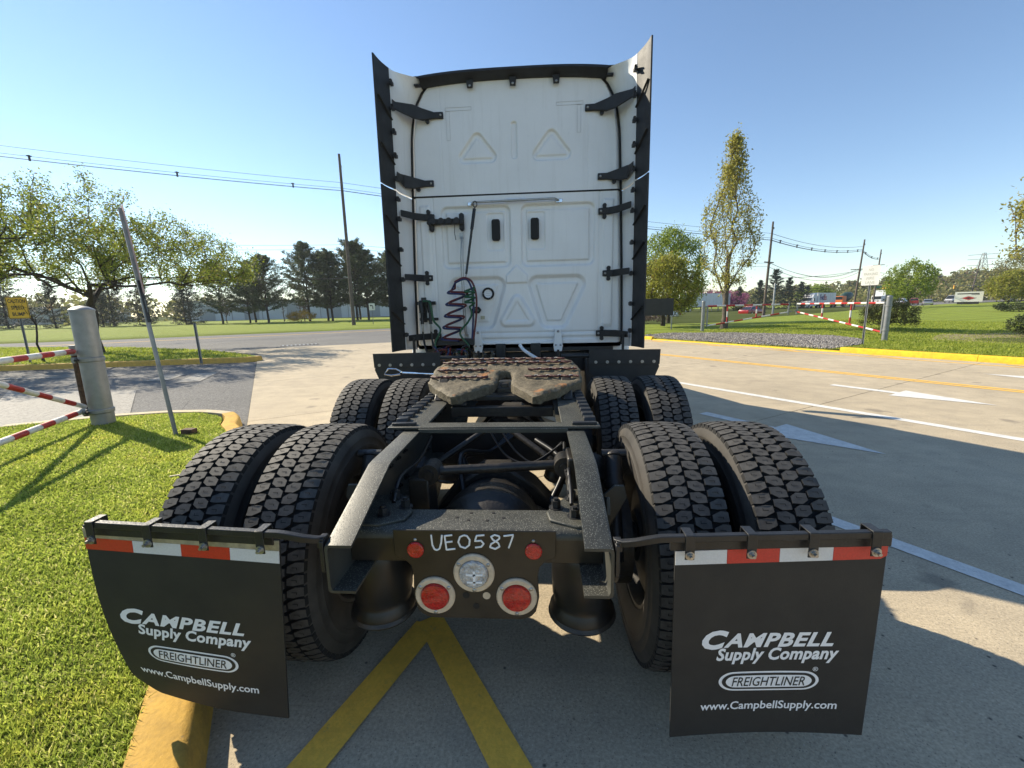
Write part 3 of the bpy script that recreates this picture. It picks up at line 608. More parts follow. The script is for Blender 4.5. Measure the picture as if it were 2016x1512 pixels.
    b = MB(); b.bar((sg*.585, .004, zbar-.028), (sg*1.178, .004, zbar-.028+.593*zsl), .010, .034); P(b, 'backing_bar', BLACKM, br, bevel=.002)
    for i in range(4):
        x = (.632, .798, .960, 1.122)[i] if sg > 0 else (1.143, .962, .787, .612)[i]; z = zbar+(x-.6)*zsl
        b = MB(); X = sg*x
        for c, d in (((X, -.0215, z-.024), (.026, .003, .072)), ((X, .0015, z+.0115), (.026, .046, .003)), ((X, .024, z-.024), (.026, .003, .072))): b.box(c, d)
        cl = P(b, 'bracket_clip', BLACKM, br, bevel=.001); b = MB(); hexbolt(b, (X, -.023, z-.046), (0, -1, 0), .0085, .008); P(b, 'bolt', M['zinc'], cl)
    b = MB(); b.box((sg*.440, .025, .80), (.012, .045, .10)); b.box((sg*.445, .025, .842), (.018, .035, .03)); P(b, 'mount_plate', BLACKM, br, bevel=.002)
flap(-1); flap(1)
# ------------------------------------------------------------------ tyres
R_T = .515
def tyre_meshes():
    b = MB(); prof = [(-.098, .285), (-.118, .30), (-.136, .345), (-.1415, .385), (-.1405, .395), (-.1435, .40), (-.1435, .415), (-.1405, .42), (-.138, .445), (-.1395, .45), (-.137, .46), (-.129, .478), (-.1235, .490), (-.120, .4985), (-.06, .5005), (0, .501)]
    prof = prof+[(-x, r) for x, r in prof[-2::-1]]; n = 72
    b.mi = 0
    for lo_, hi_, mi_ in ((0, 14, 0), (13, 18, 2), (17, 31, 0)): b.mi = mi_; b.loft([[(x, r*math.cos(2*PI*i/n), r*math.sin(2*PI*i/n)) for i in range(n)] for x, r in prof[lo_:hi_]], caps=False)
    N = 74; pitch = 2*PI*R_T/N
    mid = [(-.0285, -.0235), (.006, -.0265), (.0285, -.0085), (.0285, .0235), (-.006, .0265), (-.0285, .0085)]
    outr = [(-.0285, -.0225), (-.004, -.0255), (.028, -.0200), (.0325, -.0195), (.0325, .0225), (.028, .0235), (.004, .0255), (-.0285, .0065)]
    rows = [(-.0925, outr, -1, 0), (-.0310, [(-x, y) for x, y in mid][::-1], 1, .5), (.0310, mid, 1, .0), (.0925, outr, 1, .5)]
    def pt(wc, w, t, r): a = t/R_T; return (wc+w, r*math.sin(a), r*math.cos(a))
    for wc, poly, mir, off in rows:
        for k in range(N):
            t0 = (k+off)*pitch; q = [(mir*x, y*.81) for x, y in poly]
            if mir < 0: q = [(x, -y) for x, y in q][::-1]; 
            top = []; bot = []
            for x, t in q:
                drop = .006 if abs(wc+x) > .118 else 0.0
                top.append(pt(wc, x*.95, t0+t*.935, R_T-drop-.0035*((wc+x)/.12)**2)); bot.append(pt(wc, x*1.02, t0+t*1.03, .496 if abs(wc+x) < .118 else .484))
            n0 = len(q); b.mi = 1; b.add(top, [tuple(range(n0))]); b.mi = 2
            b.add(top+bot, [(i, (i+1) % n0, n0+(i+1) % n0, n0+i) for i in range(n0)])
            b.mi = 2; rr = R_T+.0004-.0035*(wc/.12)**2; s1 = 1 if off else -1  # flat dark strips on the block tops paint the shade of sipe cuts
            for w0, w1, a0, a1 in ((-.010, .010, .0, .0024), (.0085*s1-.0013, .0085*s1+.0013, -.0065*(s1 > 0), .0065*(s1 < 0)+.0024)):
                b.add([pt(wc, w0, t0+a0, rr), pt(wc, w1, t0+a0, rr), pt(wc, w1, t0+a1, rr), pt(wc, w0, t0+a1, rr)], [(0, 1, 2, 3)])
    o = b.build('tyre', [M['tyre_rubber'], M['tread_top'], M['groove_shade']], smooth=30)
    b = MB(); prof = [(-.095, .29), (-.112, .296), (-.112, .283), (-.095, .275), (-.07, .262), (.055, .262), (.065, .24), (.075, .20), (.085, .14), (.09, .12), (.10, .11), (.10, .02)]
    b.loft([[(x, r*math.cos(2*PI*i/48), r*math.sin(2*PI*i/48)) for i in range(48)] for x, r in prof], caps=False)
    b.loft([[(x, r*math.cos(2*PI*i/48), r*math.sin(2*PI*i/48)) for i in range(48)] for x, r in ((.055, .262), (.10, .275), (.112, .283), (.112, .296), (.095, .29))], caps=False)
    o2 = b.build('rim', M['rim_steel'], smooth=40); return o, o2
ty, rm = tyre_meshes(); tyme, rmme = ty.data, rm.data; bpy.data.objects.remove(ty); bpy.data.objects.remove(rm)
AXY = (.677, 1.997)
k_ = 0
def wheel(x, y, flip, spin):
    global k_
    e = link('wheel', None, truck, (x, y, .498)); e.rotation_euler = (spin, 0, PI if flip else 0)
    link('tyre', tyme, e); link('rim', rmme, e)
    return e
for y in AXY:
    for x in (-1.085, -.745, .745, 1.085):
        k_ += 1; wheel(x, y, (abs(x) < 1) != (x < 0), .37*k_)
for x in (-1.03, 1.03): wheel(x, 7.35, x < 0, .2)
# ------------------------------------------------------------------ axles, suspension
for y in AXY:
    b = MB(); b.lathe((-.90, y, .5), (.90, y, .5), [(0, .055), (.14, .06), (.22, .075), (.34, .09), (.40, .14), (.44, .19), (.5, .215), (.56, .19), (.60, .14), (.66, .09), (.78, .075), (.86, .06), (1, .055)], 24)
    ax = P(b, 'axle_housing', AX)
    b = MB(); b.lathe((0, y-.02, .52), (0, y-.30, .53), [(0, .24), (.35, .24), (.40, .225), (.6, .21), (.85, .15), (.97, .06), (1, .01)], 32); P(b, 'axle_cover', AX, ax)
    b = MB(); b.lathe((0, y, .53), (.02, y+.42, .56), [(0, .22), (.3, .20), (.6, .13), (.8, .09), (1, .07)], 24); P(b, 'differential', AX, ax)
    b = MB(); b.prism([(-.30, .55), (-.18, .70), (-.06, .775), (.08, .775), (.2, .69), (.32, .55), (.26, .52), (.15, .64), (.06, .715), (-.05, .715), (-.14, .65), (-.24, .52)], lambda u, v, h: (u, y+.09+h, v), 0, .15); P(b, 'housing_arch', AX, ax, bevel=.012, seg=3)
    for sg in (-1, 1):
        b = MB(); b.cyl((sg*.47, y+.06, .5), (sg*.47, y+.24, .62), .085, n=20); b.cyl((sg*.47, y+.24, .62), (sg*.47, y+.37, .70), .095, n=20); P(b, 'brake_chamber', AX, ax)
        b = MB(); b.lathe((sg*.60, y, .5), (sg*.545, y, .5), [(0, .20), (1, .20)], 32); P(b, 'brake_drum', AX, ax)
for y in AXY:
    for sg in (-1, 1):
        x, ya = sg*.385, y-.345
        b = MB(); b.lathe((x-.012, ya, .375), (x-.012, ya, .685), [(0, .10), (.03, .120), (.10, .122), (.17, .108), (.22, .104), (.30, .112), (.5, .115), (.8, .113), (.92, .10), (.97, .09), (1, .085)], 28); ab = P(b, 'air_spring', mat('bellows_rubber', (.011, .0105, .010), .38, 0, .4, 9), smooth=50)
        b = MB(); b.lathe((x-.012, ya, .362), (x-.012, ya, .395), [(0, .085), (.2, .118), (.6, .128), (1, .120)], 28); P(b, 'piston', AX, ab)
        b = MB(); b.bar((sg*.40, y-.27, .355), (sg*.40, y+.20, .38), .09, .03); P(b, 'suspension_beam', AX, bevel=.008)
# shock absorbers outside the rails
for sg in (-1, 1):
    b = MB(); A = Vector((sg*.535, .64, .885)); B = Vector((sg*.52, .44, .60)); dq = B-A; b.cyl(A, A+dq*.30, .036, n=18); b.lathe(A+dq*.30, A+dq*.40, [(0, .043), (.5, .045), (1, .040)], 18); b.cyl(A+dq*.40, A+dq*1.2, .026, n=14); b.dome(A-dq*.02, .036, 16, 4, .6, -dq); sh = P(b, 'shock_absorber', AX)
    b = MB(); b.cyl(A-dq*.02+Vector((-.05*sg, 0, .01)), A-dq*.02+Vector((.055*sg, 0, .01)), .018, n=12); P(b, 'mount_pin', BLACKM, sh)
    b = MB(); b.prism([(.47, .78), (.30, .86), (.28, .80), (.36, .68), (.44, .70)], lambda u, v, h: (sg*(.452+h), u, v), 0, .014); P(b, 'shock_bracket', FRAME, sh, bevel=.003)
    b = MB(); b.prism([(.436, .80), (.50, .86), (.535, .86), (.548, .81), (.47, .66), (.436, .66)], lambda u, v, h: (sg*u, .40+h, v), 0, .010); P(b, 'bracket_face', FRAME, sh, bevel=.003)
# transverse torque rod and hangers
b = MB(); A = Vector((-.255, .60, .835)); B = Vector((.325, .66, .845)); b.cyl(A, B, .021, n=16); tr = P(b, 'torque_rod', AX)
for q in (A, B):
    b = MB(); b.cyl(q+Vector((0, -.045, 0)), q+Vector((0, .045, 0)), .045, n=20); b.cyl(q+Vector((0, -.055, 0)), q+Vector((0, .055, 0)), .022, n=12); P(b, 'rod_bush', AX, tr)
for q_, d_ in (((.375, .66, .83), (.08, .16, .14)), ((-.30, .62, .70), (.09, .14, .24))): b = MB(); b.box(q_, d_); P(b, 'rod_bracket', AX, tr, bevel=.008)
for sg in (-1, 1):
    b = MB(); b.cyl((sg*.05, 1.05, .90), (sg*.36, .82, .74), .016, n=12); P(b, 'stay_rod', AX)
b = MB(); b.lathe((0, 1.0, .58), (0, 1.75, .60), [(0, .05), (.1, .075), (.15, .05), (.85, .05), (.9, .075), (1, .05)], 20); P(b, 'drive_shaft', AX)
b = MB(); b.lathe((0, 2.4, .62), (0, 4.6, .72), [(0, .06), (.05, .085), (.1, .06), (.9, .06), (.95, .085), (1, .06)], 20); P(b, 'drive_shaft', AX)
for sg in (-1, 1):
    b = MB(); b.lathe((sg*.25, 2.98, .80), (sg*.25, 3.40, .80), [(0, .05), (.06, .12), (.94, .12), (1, .05)], 20); P(b, 'air_tank', BLACKM)
# air lines drooping through the chassis
rnd = random.Random(7)
def droop(pts, r, m, nm='air_line', sub=8, parent=truck):
    Q = [Vector(p) for p in pts]; out = []
    for i in range(len(Q)-1):
        p0, p1, p2, p3 = Q[max(i-1, 0)], Q[i], Q[i+1], Q[min(i+2, len(Q)-1)]
        for k in range(sub):
            t = k/sub; out.append(.5*((2*p1)+(p2-p0)*t+(2*p0-5*p1+4*p2-p3)*t*t+(3*p1-p0-3*p2+p3)*t**3))
    out.append(Q[-1]); b = MB(); b.tube(out, r, 8); return P(b, nm, m, parent, smooth=60)
for k in range(2):
    o = .05*k; droop([(-.05+.06*k, .98, .93), (.05+o, .9, .80+.02*k), (.18+o*.5, .85, .78), (.33, .9+.02*k, .86)], .005, M['hose_black'])
for k in range(3): droop([(-.1+.05*k, .62+.1*k, .60), (-.18, .9+.05*k, .80-.03*k), (-.05, 1.15, .74), (.1+.04*k, 1.3, .86)], .011, M['hose_black'])
for k in range(2): droop([(.12, .80, .60), (.20+.03*k, .78, .56), (.28, .80, .60+.02*k), (.34, .95, .74), (.2, 1.15, .80)], .014, M['hose_black'])
for k in range(3): droop([(.33, .30+.05*k, .83), (.335, .42+.04*k, .86+.01*k), (.33, .60, .84), (.338, .85, .88)], .008, M['hose_black'])
droop([(-.33, .33, .82), (-.34, .45, .87), (-.335, .7, .85), (-.34, .95, .88)], .008, M['hose_black'])
for sg in (-1, 1):      # frame bolts
    for y in (.45, .55, .65, .75, 1.15, 1.3, 1.45, 1.6):
        for z in (.75, .88):
            b = MB(); hexbolt(b, (sg*.431, y, z), (sg, 0, 0), .012, .012); hexbolt(b, (sg*.42, y, z), (-sg, 0, 0), .012, .012); P(b, 'frame_bolt', BLACKM)
# ------------------------------------------------------------------ fifth wheel on its slide
fw = link('fifth_wheel', None, truck)
b = MB(); b.box((0, .815, .978), (1.00, .082, .012)); b.box((0, .772, .966), (.70, .010, .022)); P(b, 'slide_plate_end', FRAME, fw, bevel=.003)
for sg in (-1, 1):
    b = MB(); b.box((sg*.43, .812, .990), (.115, .026, .014)); P(b, 'end_stop', BLACKM, fw, bevel=.003)
    b = MB(); b.box((sg*.40, 1.55, .974), (.15, 1.44, .014)); sr = P(b, 'slide_rail', FRAME, fw, bevel=.003)
    for k in range(15):
        y = .90+.088*k; b = MB(); b.prism([(-.03, 0), (-.022, .035), (.022, .035), (.03, 0)], lambda u, v, h: (sg*(.462+h), y+u, .981+v*.55), -.028, .028); P(b, 'rack_tooth', BLACKM, sr, bevel=.003)
    b = MB(); b.prism([(1.35, .985), (1.85, .985), (1.70, 1.09), (1.52, 1.09)], lambda u, v, h: (sg*(.36+h), u, v), 0, .06); P(b, 'saddle_bracket', AX, fw, bevel=.006)
for q_, d_ in (((0, 1.45, .985), (.66, .10, .03)), ((0, 1.95, .985), (.66, .10, .03)), ((0, 1.30, .93), (.60, .05, .06))): b = MB(); b.box(q_, d_); P(b, 'cross_beam', AX, fw, bevel=.005)
def fz(y): return 1.075+.245*(y-1.5) if y >= 1.5 else 1.075-.09*(1.5-y)
def grid_plate():
    """cast top plate caked in grease: dense grid so that it can be lumpy"""
    up = [(-.49, 1.5), (-.495, 1.72), (-.455, 1.86), (-.32, 1.925), (.32, 1.925), (.455, 1.86), (.495, 1.72), (.49, 1.5), (.215, 1.205), (.185, 1.205), (.045, 1.46), (.045, 1.52), (.045, 1.63), (.03, 1.67), (0, 1.68), (-.03, 1.67), (-.045, 1.63), (-.045, 1.52), (-.060, 1.46), (-.255, 1.205), (-.285, 1.205)]
    dense = []
    for a, c in zip(up, up[1:]+up[:1]):
        n = max(1, int(math.dist(a, c)/.02)); dense += [(a[0]+(c[0]-a[0])*i/n, a[1]+(c[1]-a[1])*i/n) for i in range(n)]
    import bmesh
    from mathutils.geometry import delaunay_2d_cdt
    rng = random.Random(2); pts = [Vector((x+rng.uniform(-.003, .003), y+rng.uniform(-.003, .003))) for x, y in dense]; n0 = len(pts)
    inner = np.stack(np.meshgrid(np.arange(-.48, .49, .016), np.arange(1.22, 1.92, .016)), -1).reshape(-1, 2); inner = inner[inside(inner, dense)]
    D = np.min(np.linalg.norm(inner[:, None]-np.array(dense)[None], axis=-1), 1); inner = inner[D > .011]
    pts += [Vector(tuple(p)) for p in inner]
    V, E_, F, *_ = delaunay_2d_cdt(pts, [(i, (i+1) % n0) for i in range(n0)], [], 1, 1e-5)
    from mathutils import noise as mn
    def lump(x, y): return .008*mn.noise(Vector((x*14, y*14, 3)))+.003*mn.noise(Vector((x*40, y*40, 9)))
    b = MB(); nV = len(V); top = [(v.x, v.y, fz(v.y)+lump(v.x, v.y)-(.012 if i < n0 else 0)) for i, v in enumerate(V)]
    b.add(top, [tuple(f) for f in F])
    ring = list(range(n0)); lo = [(V[i].x*.985, V[i].y+(.012 if V[i].y < 1.3 else 0), fz(V[i].y)-(.060 if V[i].y < 1.45 else .055)+lump(V[i].x*2, V[i].y)) for i in ring]
    b.add([top[i] for i in ring]+lo, [(i, (i+1) % n0, n0+(i+1) % n0, n0+i) for i in range(n0)]+[tuple(range(n0, 2*n0))]); return P(b, 'top_plate', M['grease'], fw, smooth=70)
tp = grid_plate()
def ridge(y, x0, x1, seed):
    rng = random.Random(seed); pts = []; n = int((x1-x0)/.012); per = .074
    for i in range(n+1):
        x = x0+(x1-x0)*i/n; ph = ((x-x0)/per+rng.uniform(-.03, .03)) % 1.0; w_ = (ph/.72 if ph < .72 else (1-ph)/.28); pts.append((x, y-.028*w_+.004*math.sin(x*9+seed), fz(y-.028*w_)+.009+.006*w_))
    b = MB(); b.tube(pts, [.0078*(.85+.3*rng.random()) for _ in pts], 6); r = P(b, 'grease_ridge', M['grease_ridge'], tp, smooth=60)
    b = MB()
    for i in range(0, len(pts)-3):
        ph = ((pts[i][0]-x0)/per) % 1.0
        if ph > .74: b.tube([Vector(p)+Vector((0, -.002, .0060)) for p in pts[i:i+2]], .0026, 5)
    if b.v: P(b, 'ridge_highlight', M['highlight_pale'], r)['kind'] = 'stuff'  # pale slivers painted on as highlights along the ridge
ridge(1.865, -.40, .40, 1); ridge(1.80, -.45, .44, 2); ridge(1.675, -.46, -.13, 3); ridge(1.675, .15, .47, 4); ridge(1.555, -.48, -.11, 5); ridge(1.555, .13, .47, 6)
b = MB(); b.box((0, 1.62, 1.00), (.10, .22, .06)); b.box((0, 1.55, 1.03), (.05, .06, .05)); P(b, 'lock_jaw', AX, fw, bevel=.006)
b = MB(); b.box((0, 1.56, 1.035), (.034, .03, .02)); P(b, 'jaw_bolt', M['chrome'], fw, bevel=.004)
b = MB(); b.tube([(-.45, 1.62, 1.02), (-.60, 2.30, 1.0), (-.96, 2.45, .995)], .009, 8); b.tube([(-.96, 2.45, .995), (-1.02, 2.45, 1.03), (-1.09, 2.45, 1.03), (-1.12, 2.44, .985), (-1.06, 2.44, .975), (-.98, 2.44, .985)], .008, 8); P(b, 'release_handle', M['chrome'], fw)
# ------------------------------------------------------------------ sleeper cab
CW = [(1.10, 1.105), (1.4, 1.10), (2.0, 1.085), (2.67, 1.062), (3.2, 1.04), (3.42, 1.012), (3.56, .965), (3.65, .915), (3.71, .855), (3.745, .78)]
def cw(z): return float(np.interp(z, [a for a, _ in CW], [c for _, c in CW]))
def sd_poly(X, Z, pts):
    pts = np.array(pts, float); d = np.full(X.shape, 1e9); s = np.ones(X.shape)
    for i in range(len(pts)):
        a = pts[i]; b2 = pts[i-1]; e = b2-a; wx = X-a[0]; wz = Z-a[1]; t = np.clip((wx*e[0]+wz*e[1])/(e@e), 0, 1); d = np.minimum(d, (wx-e[0]*t)**2+(wz-e[1]*t)**2)
        c1 = Z >= a[1]; c2 = Z < b2[1]; c3 = e[0]*wz > e[1]*wx; s = np.where((c1 & c2 & c3) | (~c1 & ~c2 & ~c3), -s, s)
    return s*np.sqrt(d)
def sst(x): x = np.clip(x, 0, 1); return x*x*(3-2*x)
def rpoly(X, Z, pts, r): # rounded outward by r
    return sd_poly(X, Z, pts)-r
def box2(x0, x1, z0, z1, r): return [(x0+r, z0+r), (x1-r, z0+r), (x1-r, z1-r), (x0+r, z1-r)]
def wall(z0, z1, feats, name, parent, nx=300, nz=170):
    zz = np.linspace(z0, z1, nz); W_ = np.interp(zz, [a for a, _ in CW], [c for _, c in CW]); uu = np.linspace(-1, 1, nx); U, Zg = np.meshgrid(uu, zz); X = U*W_[:, None]
    Y = np.full(X.shape, 3.45)+.004*np.sin(X*1.4)**2
    for f in feats: Y = Y+f(X, Zg)
    e = sst((np.abs(U)-.955)/.045); Y = Y+.055*e*e
    V = np.stack([X, Y, Zg], -1).reshape(-1, 3); I = np.arange(nx*nz).reshape(nz, nx); F = np.stack([I[:-1, :-1], I[:-1, 1:], I[1:, 1:], I[1:, :-1]], -1).reshape(-1, 4)
    return np_mesh(name, V, F, WHITE, parent, smooth=True)
def panel2(pts, r, dep=.018, w1=.026, ins=.055, dep2=.010):
    def f(X, Z):
        d = rpoly(X, Z, pts, r); return 1.5*dep*sst(-d/(w1*.9))-1.6*dep2*sst(-(d+ins)/.016)
    return f
def groove(fn, wd=.006, dep=.006): return lambda X, Z: dep*np.exp(-(fn(X, Z)/wd)**2)
cab = link('cab', None, truck)
low = []
for sg in (-1, 1):
    low.append(panel2(box2(*( (-.785, -.048) if sg < 0 else (.048, .815)), 1.945, 2.575, .075), .075))
    low.append(panel2([(sg*.215, 1.765), (sg*.625, 1.765), (sg*.455, 1.40), (sg*.325, 1.40)], .105, .024, .05, .085, .012))
    low.append(panel2(box2(*sorted((sg*.12, sg*.305)), 2.12, 2.50, .03), .03, .006, .012, .03, 0))
    low.append(lambda X, Z, s=sg: -.016*sst((np.abs(X*s-.945)*-1+.055)/.016)*sst((Z-1.30)/.05)*sst((2.60-Z)/.03))      # side flutes
    low.append(groove(lambda X, Z, s=sg: X*s-.855))
low.append(panel2([(0, 1.60), (-.12, 1.395), (.12, 1.395)], .078, -.016, .045, .07, -.006))
low.append(panel2([(0, 1.955), (-.10, 1.86), (-.10, 1.80), (.10, 1.80), (.10, 1.86)], .02, -.010, .02, .09, 0))
low.append(panel2(box2(-.40, .40, 1.165, 1.215, .02), .02, .012, .012, .05, 0)); low.append(panel2(box2(.45, .90, 1.185, 1.225, .015), .015, .010, .012, .05, 0))
low.append(groove(lambda X, Z: Z-1.265+.0*X, .010, .008))
low.append(panel2(box2(-.11, .11, 2.595, 2.635, .02), .02, -.006, .012, .1, 0))
wl = wall(1.145, 2.668, low, 'rear_wall', cab, 330, 230)
up = []
for sg in (-1, 1):
    up.append(panel2([(sg*.372, 3.205), (sg*.372-.135, 3.035), (sg*.372+.135, 3.035)], .062, .016, .022, .045, .007))
    up.append(groove(lambda X, Z, s=sg: X*s-.735, .004, .004))
up.append(panel2(box2(-.032, .032, 3.0, 3.35, .03), .03, .012, .012, .1, 0))
wu = wall(2.682, 3.742, up, 'roof_rear_wall', cab, 300, 170)
for x0, z0, x1, z1 in ((-.68, 3.47, -.42, 3.50), (.42, 3.47, .68, 3.50), (.625, 3.22, .66, 3.47), (-.675, 3.2, -.64, 3.47)):    # tape residue outlines
    b = MB()
    for a, c in (((x0, z0), (x1, z0)), ((x1, z0), (x1, z1)), ((x1, z1), (x0, z1)), ((x0, z1), (x0, z0))): b.bar((a[0], 3.4495, a[1]), (c[0], 3.4495, c[1]), .0025, .0016, (0, 1, 0))
    P(b, 'tape_residue', M['seam_grey'], wu)
# seam, gaskets
b = MB(); b.box((0, 3.465, 2.675), (2.13, .03, .016)); P(b, 'seam_gasket', M['gasket'], cab)
for sg in (-1, 1):
    b = MB(); b.tube([(sg*(cw(z)+.004), 3.475, z) for z in np.linspace(1.12, 3.55, 24)]+[(sg*cw(z), 3.475, z) for z in (3.6, 3.65, 3.69, 3.72, 3.745)]+[(sg*.70, 3.475, 3.765)], .011, 8); P(b, 'side_gasket', M['gasket'], cab)
# rivets down the flutes
for nm, xs, zs in (('rivet_row', (-.90, .90), np.arange(1.35, 2.58, .055)), ('rivet_row', (-.985, .985), np.arange(1.35, 2.58, .11))):
    for x in xs:
        b = MB()
        for z in zs: b.dome((x, 3.447, float(z)), .006, 8, 3, .6, (0, -1, 0))
        P(b, nm, WHITE, wl)
b = MB()
for x in np.arange(-.85, .86, .085): b.dome((float(x), 3.451, 1.287), .006, 8, 3, .6, (0, -1, 0))
P(b, 'rivet_row', WHITE, wl)
# unseen cab body ahead of the wall, roof line shaped for its ground shadow
ST = [(3.50, 3.75, 1.0, 1.15), (4.0, 3.74, 1.02, 1.10), (4.7, 3.50, 1.03, 1.0), (5.3, 3.16, 1.03, .75), (5.9, 2.66, 1.02, .70), (6.45, 2.05, 1.0, .7), (6.62, 1.84, .98, .72), (7.4, 1.62, .95, .85), (8.15, 1.40, .90, .70), (8.4, 1.15, .82, .65)]
def body():
    secs = []
    for y, top, k, zb in ST:
        zs = [z for z, _ in CW]; sc = (top-1.10)/(3.745-1.10); half = [(k*w_*(1.0 if top > 3 else 1.03), 1.10+(z-1.10)*sc) for z, w_ in CW]; half = [(half[0][0], zb)]+half
        secs.append([(x, y, z) for x, z in half]+[(-x, y, z) for x, z in half[::-1]])
    b = MB(); b.loft(secs); P(b, 'cab_shell', WHITE, cab, smooth=50)
body()
b = MB(); b.add([(-.92, 5.93, 2.68), (.92, 5.93, 2.68), (.96, 6.43, 2.12), (-.96, 6.43, 2.12)], [(0, 1, 2, 3)]); P(b, 'windscreen', M['glass_dark'], cab)
for sg in (-1, 1):
    b = MB(); b.prism([(5.2, 1.85), (6.3, 1.85), (5.85, 2.4), (5.2, 2.45)], lambda u, v, h: (sg*(1.125+h), u, v), 0, .012); P(b, 'side_window', M['glass_dark'], cab)
    b = MB(); b.box((sg*1.42, 6.3, 2.25), (.16, .10, .62)); b.bar((sg*1.10, 6.3, 2.45), (sg*1.36, 6.3, 2.45), .03, .03); P(b, 'door_mirror', BLACKP, cab, bevel=.02)
    b = MB(); b.cyl((sg*.98, 4.35, .62), (sg*.98, 5.9, .62), .30, n=32); P(b, 'fuel_tank', M['tank_alu'], bevel=.02)
    b = MB(); b.box((sg*1.08, 4.9, .98), (.28, 2.6, .30)); P(b, 'side_skirt', WHITE, bevel=.02)
    b = MB(); b.box((sg*.93, 3.75, .75), (.42, .55, .55)); P(b, 'battery_box', BLACKM, bevel=.02)
b = MB(); b.box((0, 8.35, .62), (2.2, .25, .40)); P(b, 'front_bumper', BLACKP, cab, bevel=.05)
b = MB(); b.box((0, 7.35, .48), (1.7, .12, .12)); P(b, 'front_axle', AX, bevel=.01)
# floor and under-cab shadows: frame of the sleeper
b = MB(); b.box((0, 4.3, 1.09), (2.05, 1.6, .06)); P(b, 'sleeper_floor', BLACKM, cab)
for sg in (-1, 1):
    b = MB(); b.prism([(-.028, 1.30), (.028, 1.30), (.05, 1.12), (.04, 1.06), (-.04, 1.06), (-.05, 1.12)], lambda u, v, h: (sg*.43+u, 3.425+h, v), -.012, .01); q = P(b, 'cab_mount_bracket', WHITE, cab, bevel=.006)
    b = MB(); b.cyl((sg*.43, 3.43, .84), (sg*.43, 3.43, 1.08), .022, n=14); b.cyl((sg*.43, 3.43, .80), (sg*.43, 3.43, .95), .034, n=14); P(b, 'cab_shock', BLACKM, cab)
    b = MB(); b.dome((sg*.43, 3.412, 1.275), .014, 12, 3, .7, (0, -1, 0)); b.dome((sg*.43-.025, 3.412, 1.13), .011, 12, 3, .7, (0, -1, 0)); b.dome((sg*.43+.025, 3.412, 1.13), .011, 12, 3, .7, (0, -1, 0)); P(b, 'bolt', M['zinc'], q)
    b = MB(); b.box((sg*.19, 3.46, 1.05), (.11, .05, .20)); P(b, 'air_bag_mount', BLACKM, cab, bevel=.01)
b = MB(); b.box((0, 3.62, .93), (1.9, .06, .22)); b.box((0, 3.50, .88), (.86, .08, .12)); P(b, 'cab_crossbeam', BLACKM, cab, bevel=.01)
droop([(.02, 3.40, 1.14), (.06, 3.36, 1.09), (.14, 3.30, 1.04), (.22, 3.22, 1.0)], .018, M['letter_white'], 'white_hose')
# ------------------------------------------------------------------ roof trim
b = MB(); n = 26; secs = []
for i in range(n+1):
    x = -.90+1.80*i/n; t = abs(x)/.90; zt = 3.790-.035*t**3; secs.append([(x, 3.50, zt), (x, 3.40, zt+.004), (x, 3.335, zt-.012), (x, 3.33, zt-.035), (x, 3.40, zt-.062-.012*t**2), (x, 3.50, zt-.075)])
b.loft(secs); rt = P(b, 'roof_trim', BLACKP, cab, smooth=40)
for x in (-.42, .0, .42):
    b = MB(); b.prism([(-.04, .045), (.04, .045), (.027, -.055), (-.027, -.055)], lambda u, v, h: (x+u, 3.425-h, 3.705+v), 0, .02); tb = P(b, 'trim_tab', BLACKP, rt, bevel=.004); b = MB(); b.dome((x, 3.404, 3.668), .012, 10, 3, .5, (0, -1, 0)); P(b, 'rivet', M['zinc'], tb)
for sg in (-1, 1):
    for z in (3.74, 3.675):
        b = MB(); b.box((sg*.925, 3.37, z), (.06, .05, .016)); P(b, 'trim_finger', BLACKP, rt, bevel=.004)
